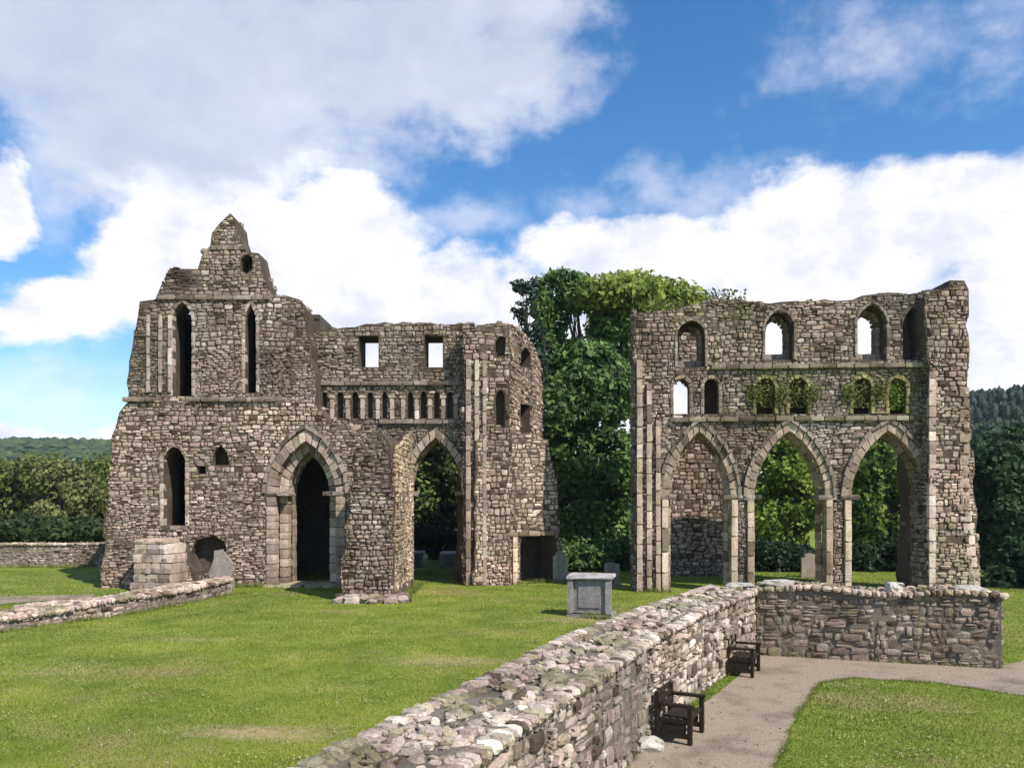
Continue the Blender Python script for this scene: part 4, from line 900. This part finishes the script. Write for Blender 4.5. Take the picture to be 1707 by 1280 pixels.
seg = lambda p: [(p[i], p[i + 1]) for i in range(len(p) - 1)]
mb = MB()
pl = [p for p in PATHPOLY]
for lines, dens, h0, h1, wd, sp in ((seg(pl[3:33]), 700, .02, .06, 1.0, .035), (seg([(a - .06, b + .02) for a, b in lpn]), 260, .05, .2, 1.2, .04), (seg([(a + .05, b - .02) for a, b in rpn]), 120, .03, .12, 1, .03),
                                   (seg([(a, b - .06) for a, b in rc]), 160, .03, .13, 1.4, .03), (seg([(a + .1, b - .1) for a, b in rpl]), 220, .05, .22, 2, .06),
                                   ([((gx(172, 32.5), 32.5), (gx(470, 32.5), 32.5)), ((gx(566, 28), 28.0), (gx(668, 28), 28.0)), ((gx(668, 28), 28.0), (gx(668, 28) + .1, 33.)), ((gx(775, 33), 33.0), (gx(938, 34.4), 34.4)), ((gx(1060, 30.8), 30.8), (gx(1120, 30.8), 30.8)),
                                     ((gx(945, 24.3), 24.3), (gx(1028, 24.2), 23.5)), ((gx(220, 30.6), 30.6), (gx(310, 30.6), 30.6)), ((gx(0, 42), 41.6), (gx(170, 42), 41.6)), ((gx(915, 34.), 34.1), (gx(950, 34.), 34.1))], 260, .05, .28, 2.6, .08)):
    v_, c_ = fringe(lines, dens, h0, h1, wd, sp); mb.add(v_, np.arange(len(v_)).reshape(-1, 3), c_)
tag(mb.build('long_grass', LEAF), kind='stuff')
# clover and daisy leaves in flecks
n = 420; cx_ , cy_ = blades(n, 8.5, 28, .8); P = []
for a, b in zip(cx_, cy_):
    k = random.randint(5, 40); w_ = random.uniform(.1, .4); P.append(np.stack([a + rng.normal(0, w_, k), b + rng.normal(0, w_ * .6, k), np.full(k, .03)], 1))
P = np.vstack(P); k = ~inside(PATHPOLY, P[:, 0], P[:, 1]); P = P[k]; P[:, 2] += zg(P[:, 0], P[:, 1]) + rng.uniform(0, .02, len(P)); k = len(P)
a = rng.uniform(0, 6.28, k); s_ = rng.uniform(.010, .024, (k, 1)); A = np.stack([np.cos(a), np.sin(a), rng.normal(0, .3, k)], 1) * s_; B = np.stack([-np.sin(a), np.cos(a), rng.normal(0, .3, k)], 1) * s_ * .7
mb = MB(); mb.add(np.stack([P + A, P + B, P - A, P - B], 1).reshape(-1, 3), np.arange(4 * k).reshape(-1, 4), np.repeat(np.array((.36, .40, .13)) * rng.uniform(.7, 1.2, (k, 1)), 4, 0)); tag(mb.build('clover', LEAF), kind='stuff')
n = 900; a_, b_ = blades(n, 8.5, 30, .9); n = len(a_); k6 = np.arange(6) / 6 * 2 * math.pi
V = np.stack([a_[:, None] + np.cos(k6) * .012, b_[:, None] + np.sin(k6) * .012, (zg(a_, b_) + rng.uniform(.04, .06, n))[:, None] + 0 * k6], -1)
mb = MB(); mb.add(V.reshape(-1, 3), np.arange(6 * n).reshape(-1, 6), (.75, .74, .68)); tag(mb.build('daisies', LEAF), kind='stuff')
# small gravel lying on the path
n = 16000; Y = 6.5 * (22 / 6.5) ** rng.random(n); X = rng.uniform(-.2, .72, n) * Y; k = inside(PATHPOLY, X, Y); X, Y = X[k], Y[k]; n = len(X)
mb = MB(); s = rng.uniform(.006, .02, (n, 1)) * np.where(rng.random((n, 1)) < .03, 2, 1); ex = np.eye(3)
V8 = np.array([(1, 0, 0), (0, 1, 0), (-1, 0, 0), (0, -1, 0), (0, 0, .7)]); V = np.stack([X, Y, np.full(n, .005)], 1)[:, None] + V8[None] * s[:, None] * rng.uniform(.6, 1.3, (n, 5, 1))
f = np.array([(0, 1, 4), (1, 2, 4), (2, 3, 4), (3, 0, 4)]); mb.add(V.reshape(-1, 3), (f[None] + (np.arange(n) * 5)[:, None, None]).reshape(-1, 3), np.repeat(colours(n, light=.8), 5, 0))
tag(mb.build('loose_gravel', NEAR), kind='stuff')

# ------------------------------------------------------------------ air
hm, t = mat('haze'); pv = node(t, 'ShaderNodeVolumePrincipled'); pv.inputs['Color'].default_value = (.72, .82, .95, 1); pv.inputs['Density'].default_value = .0002; pv.inputs['Anisotropy'].default_value = .1
o_ = node(t, 'ShaderNodeOutputMaterial'); t.links.new(pv.outputs[0], o_.inputs['Volume'])
mb = MB(); box(mb, Frame((0, 0), (1, 0)), -1600, 1600, -1.2, 62, 450, -2700, (1, 1, 1)); tag(mb.build('haze', hm), kind='stuff')
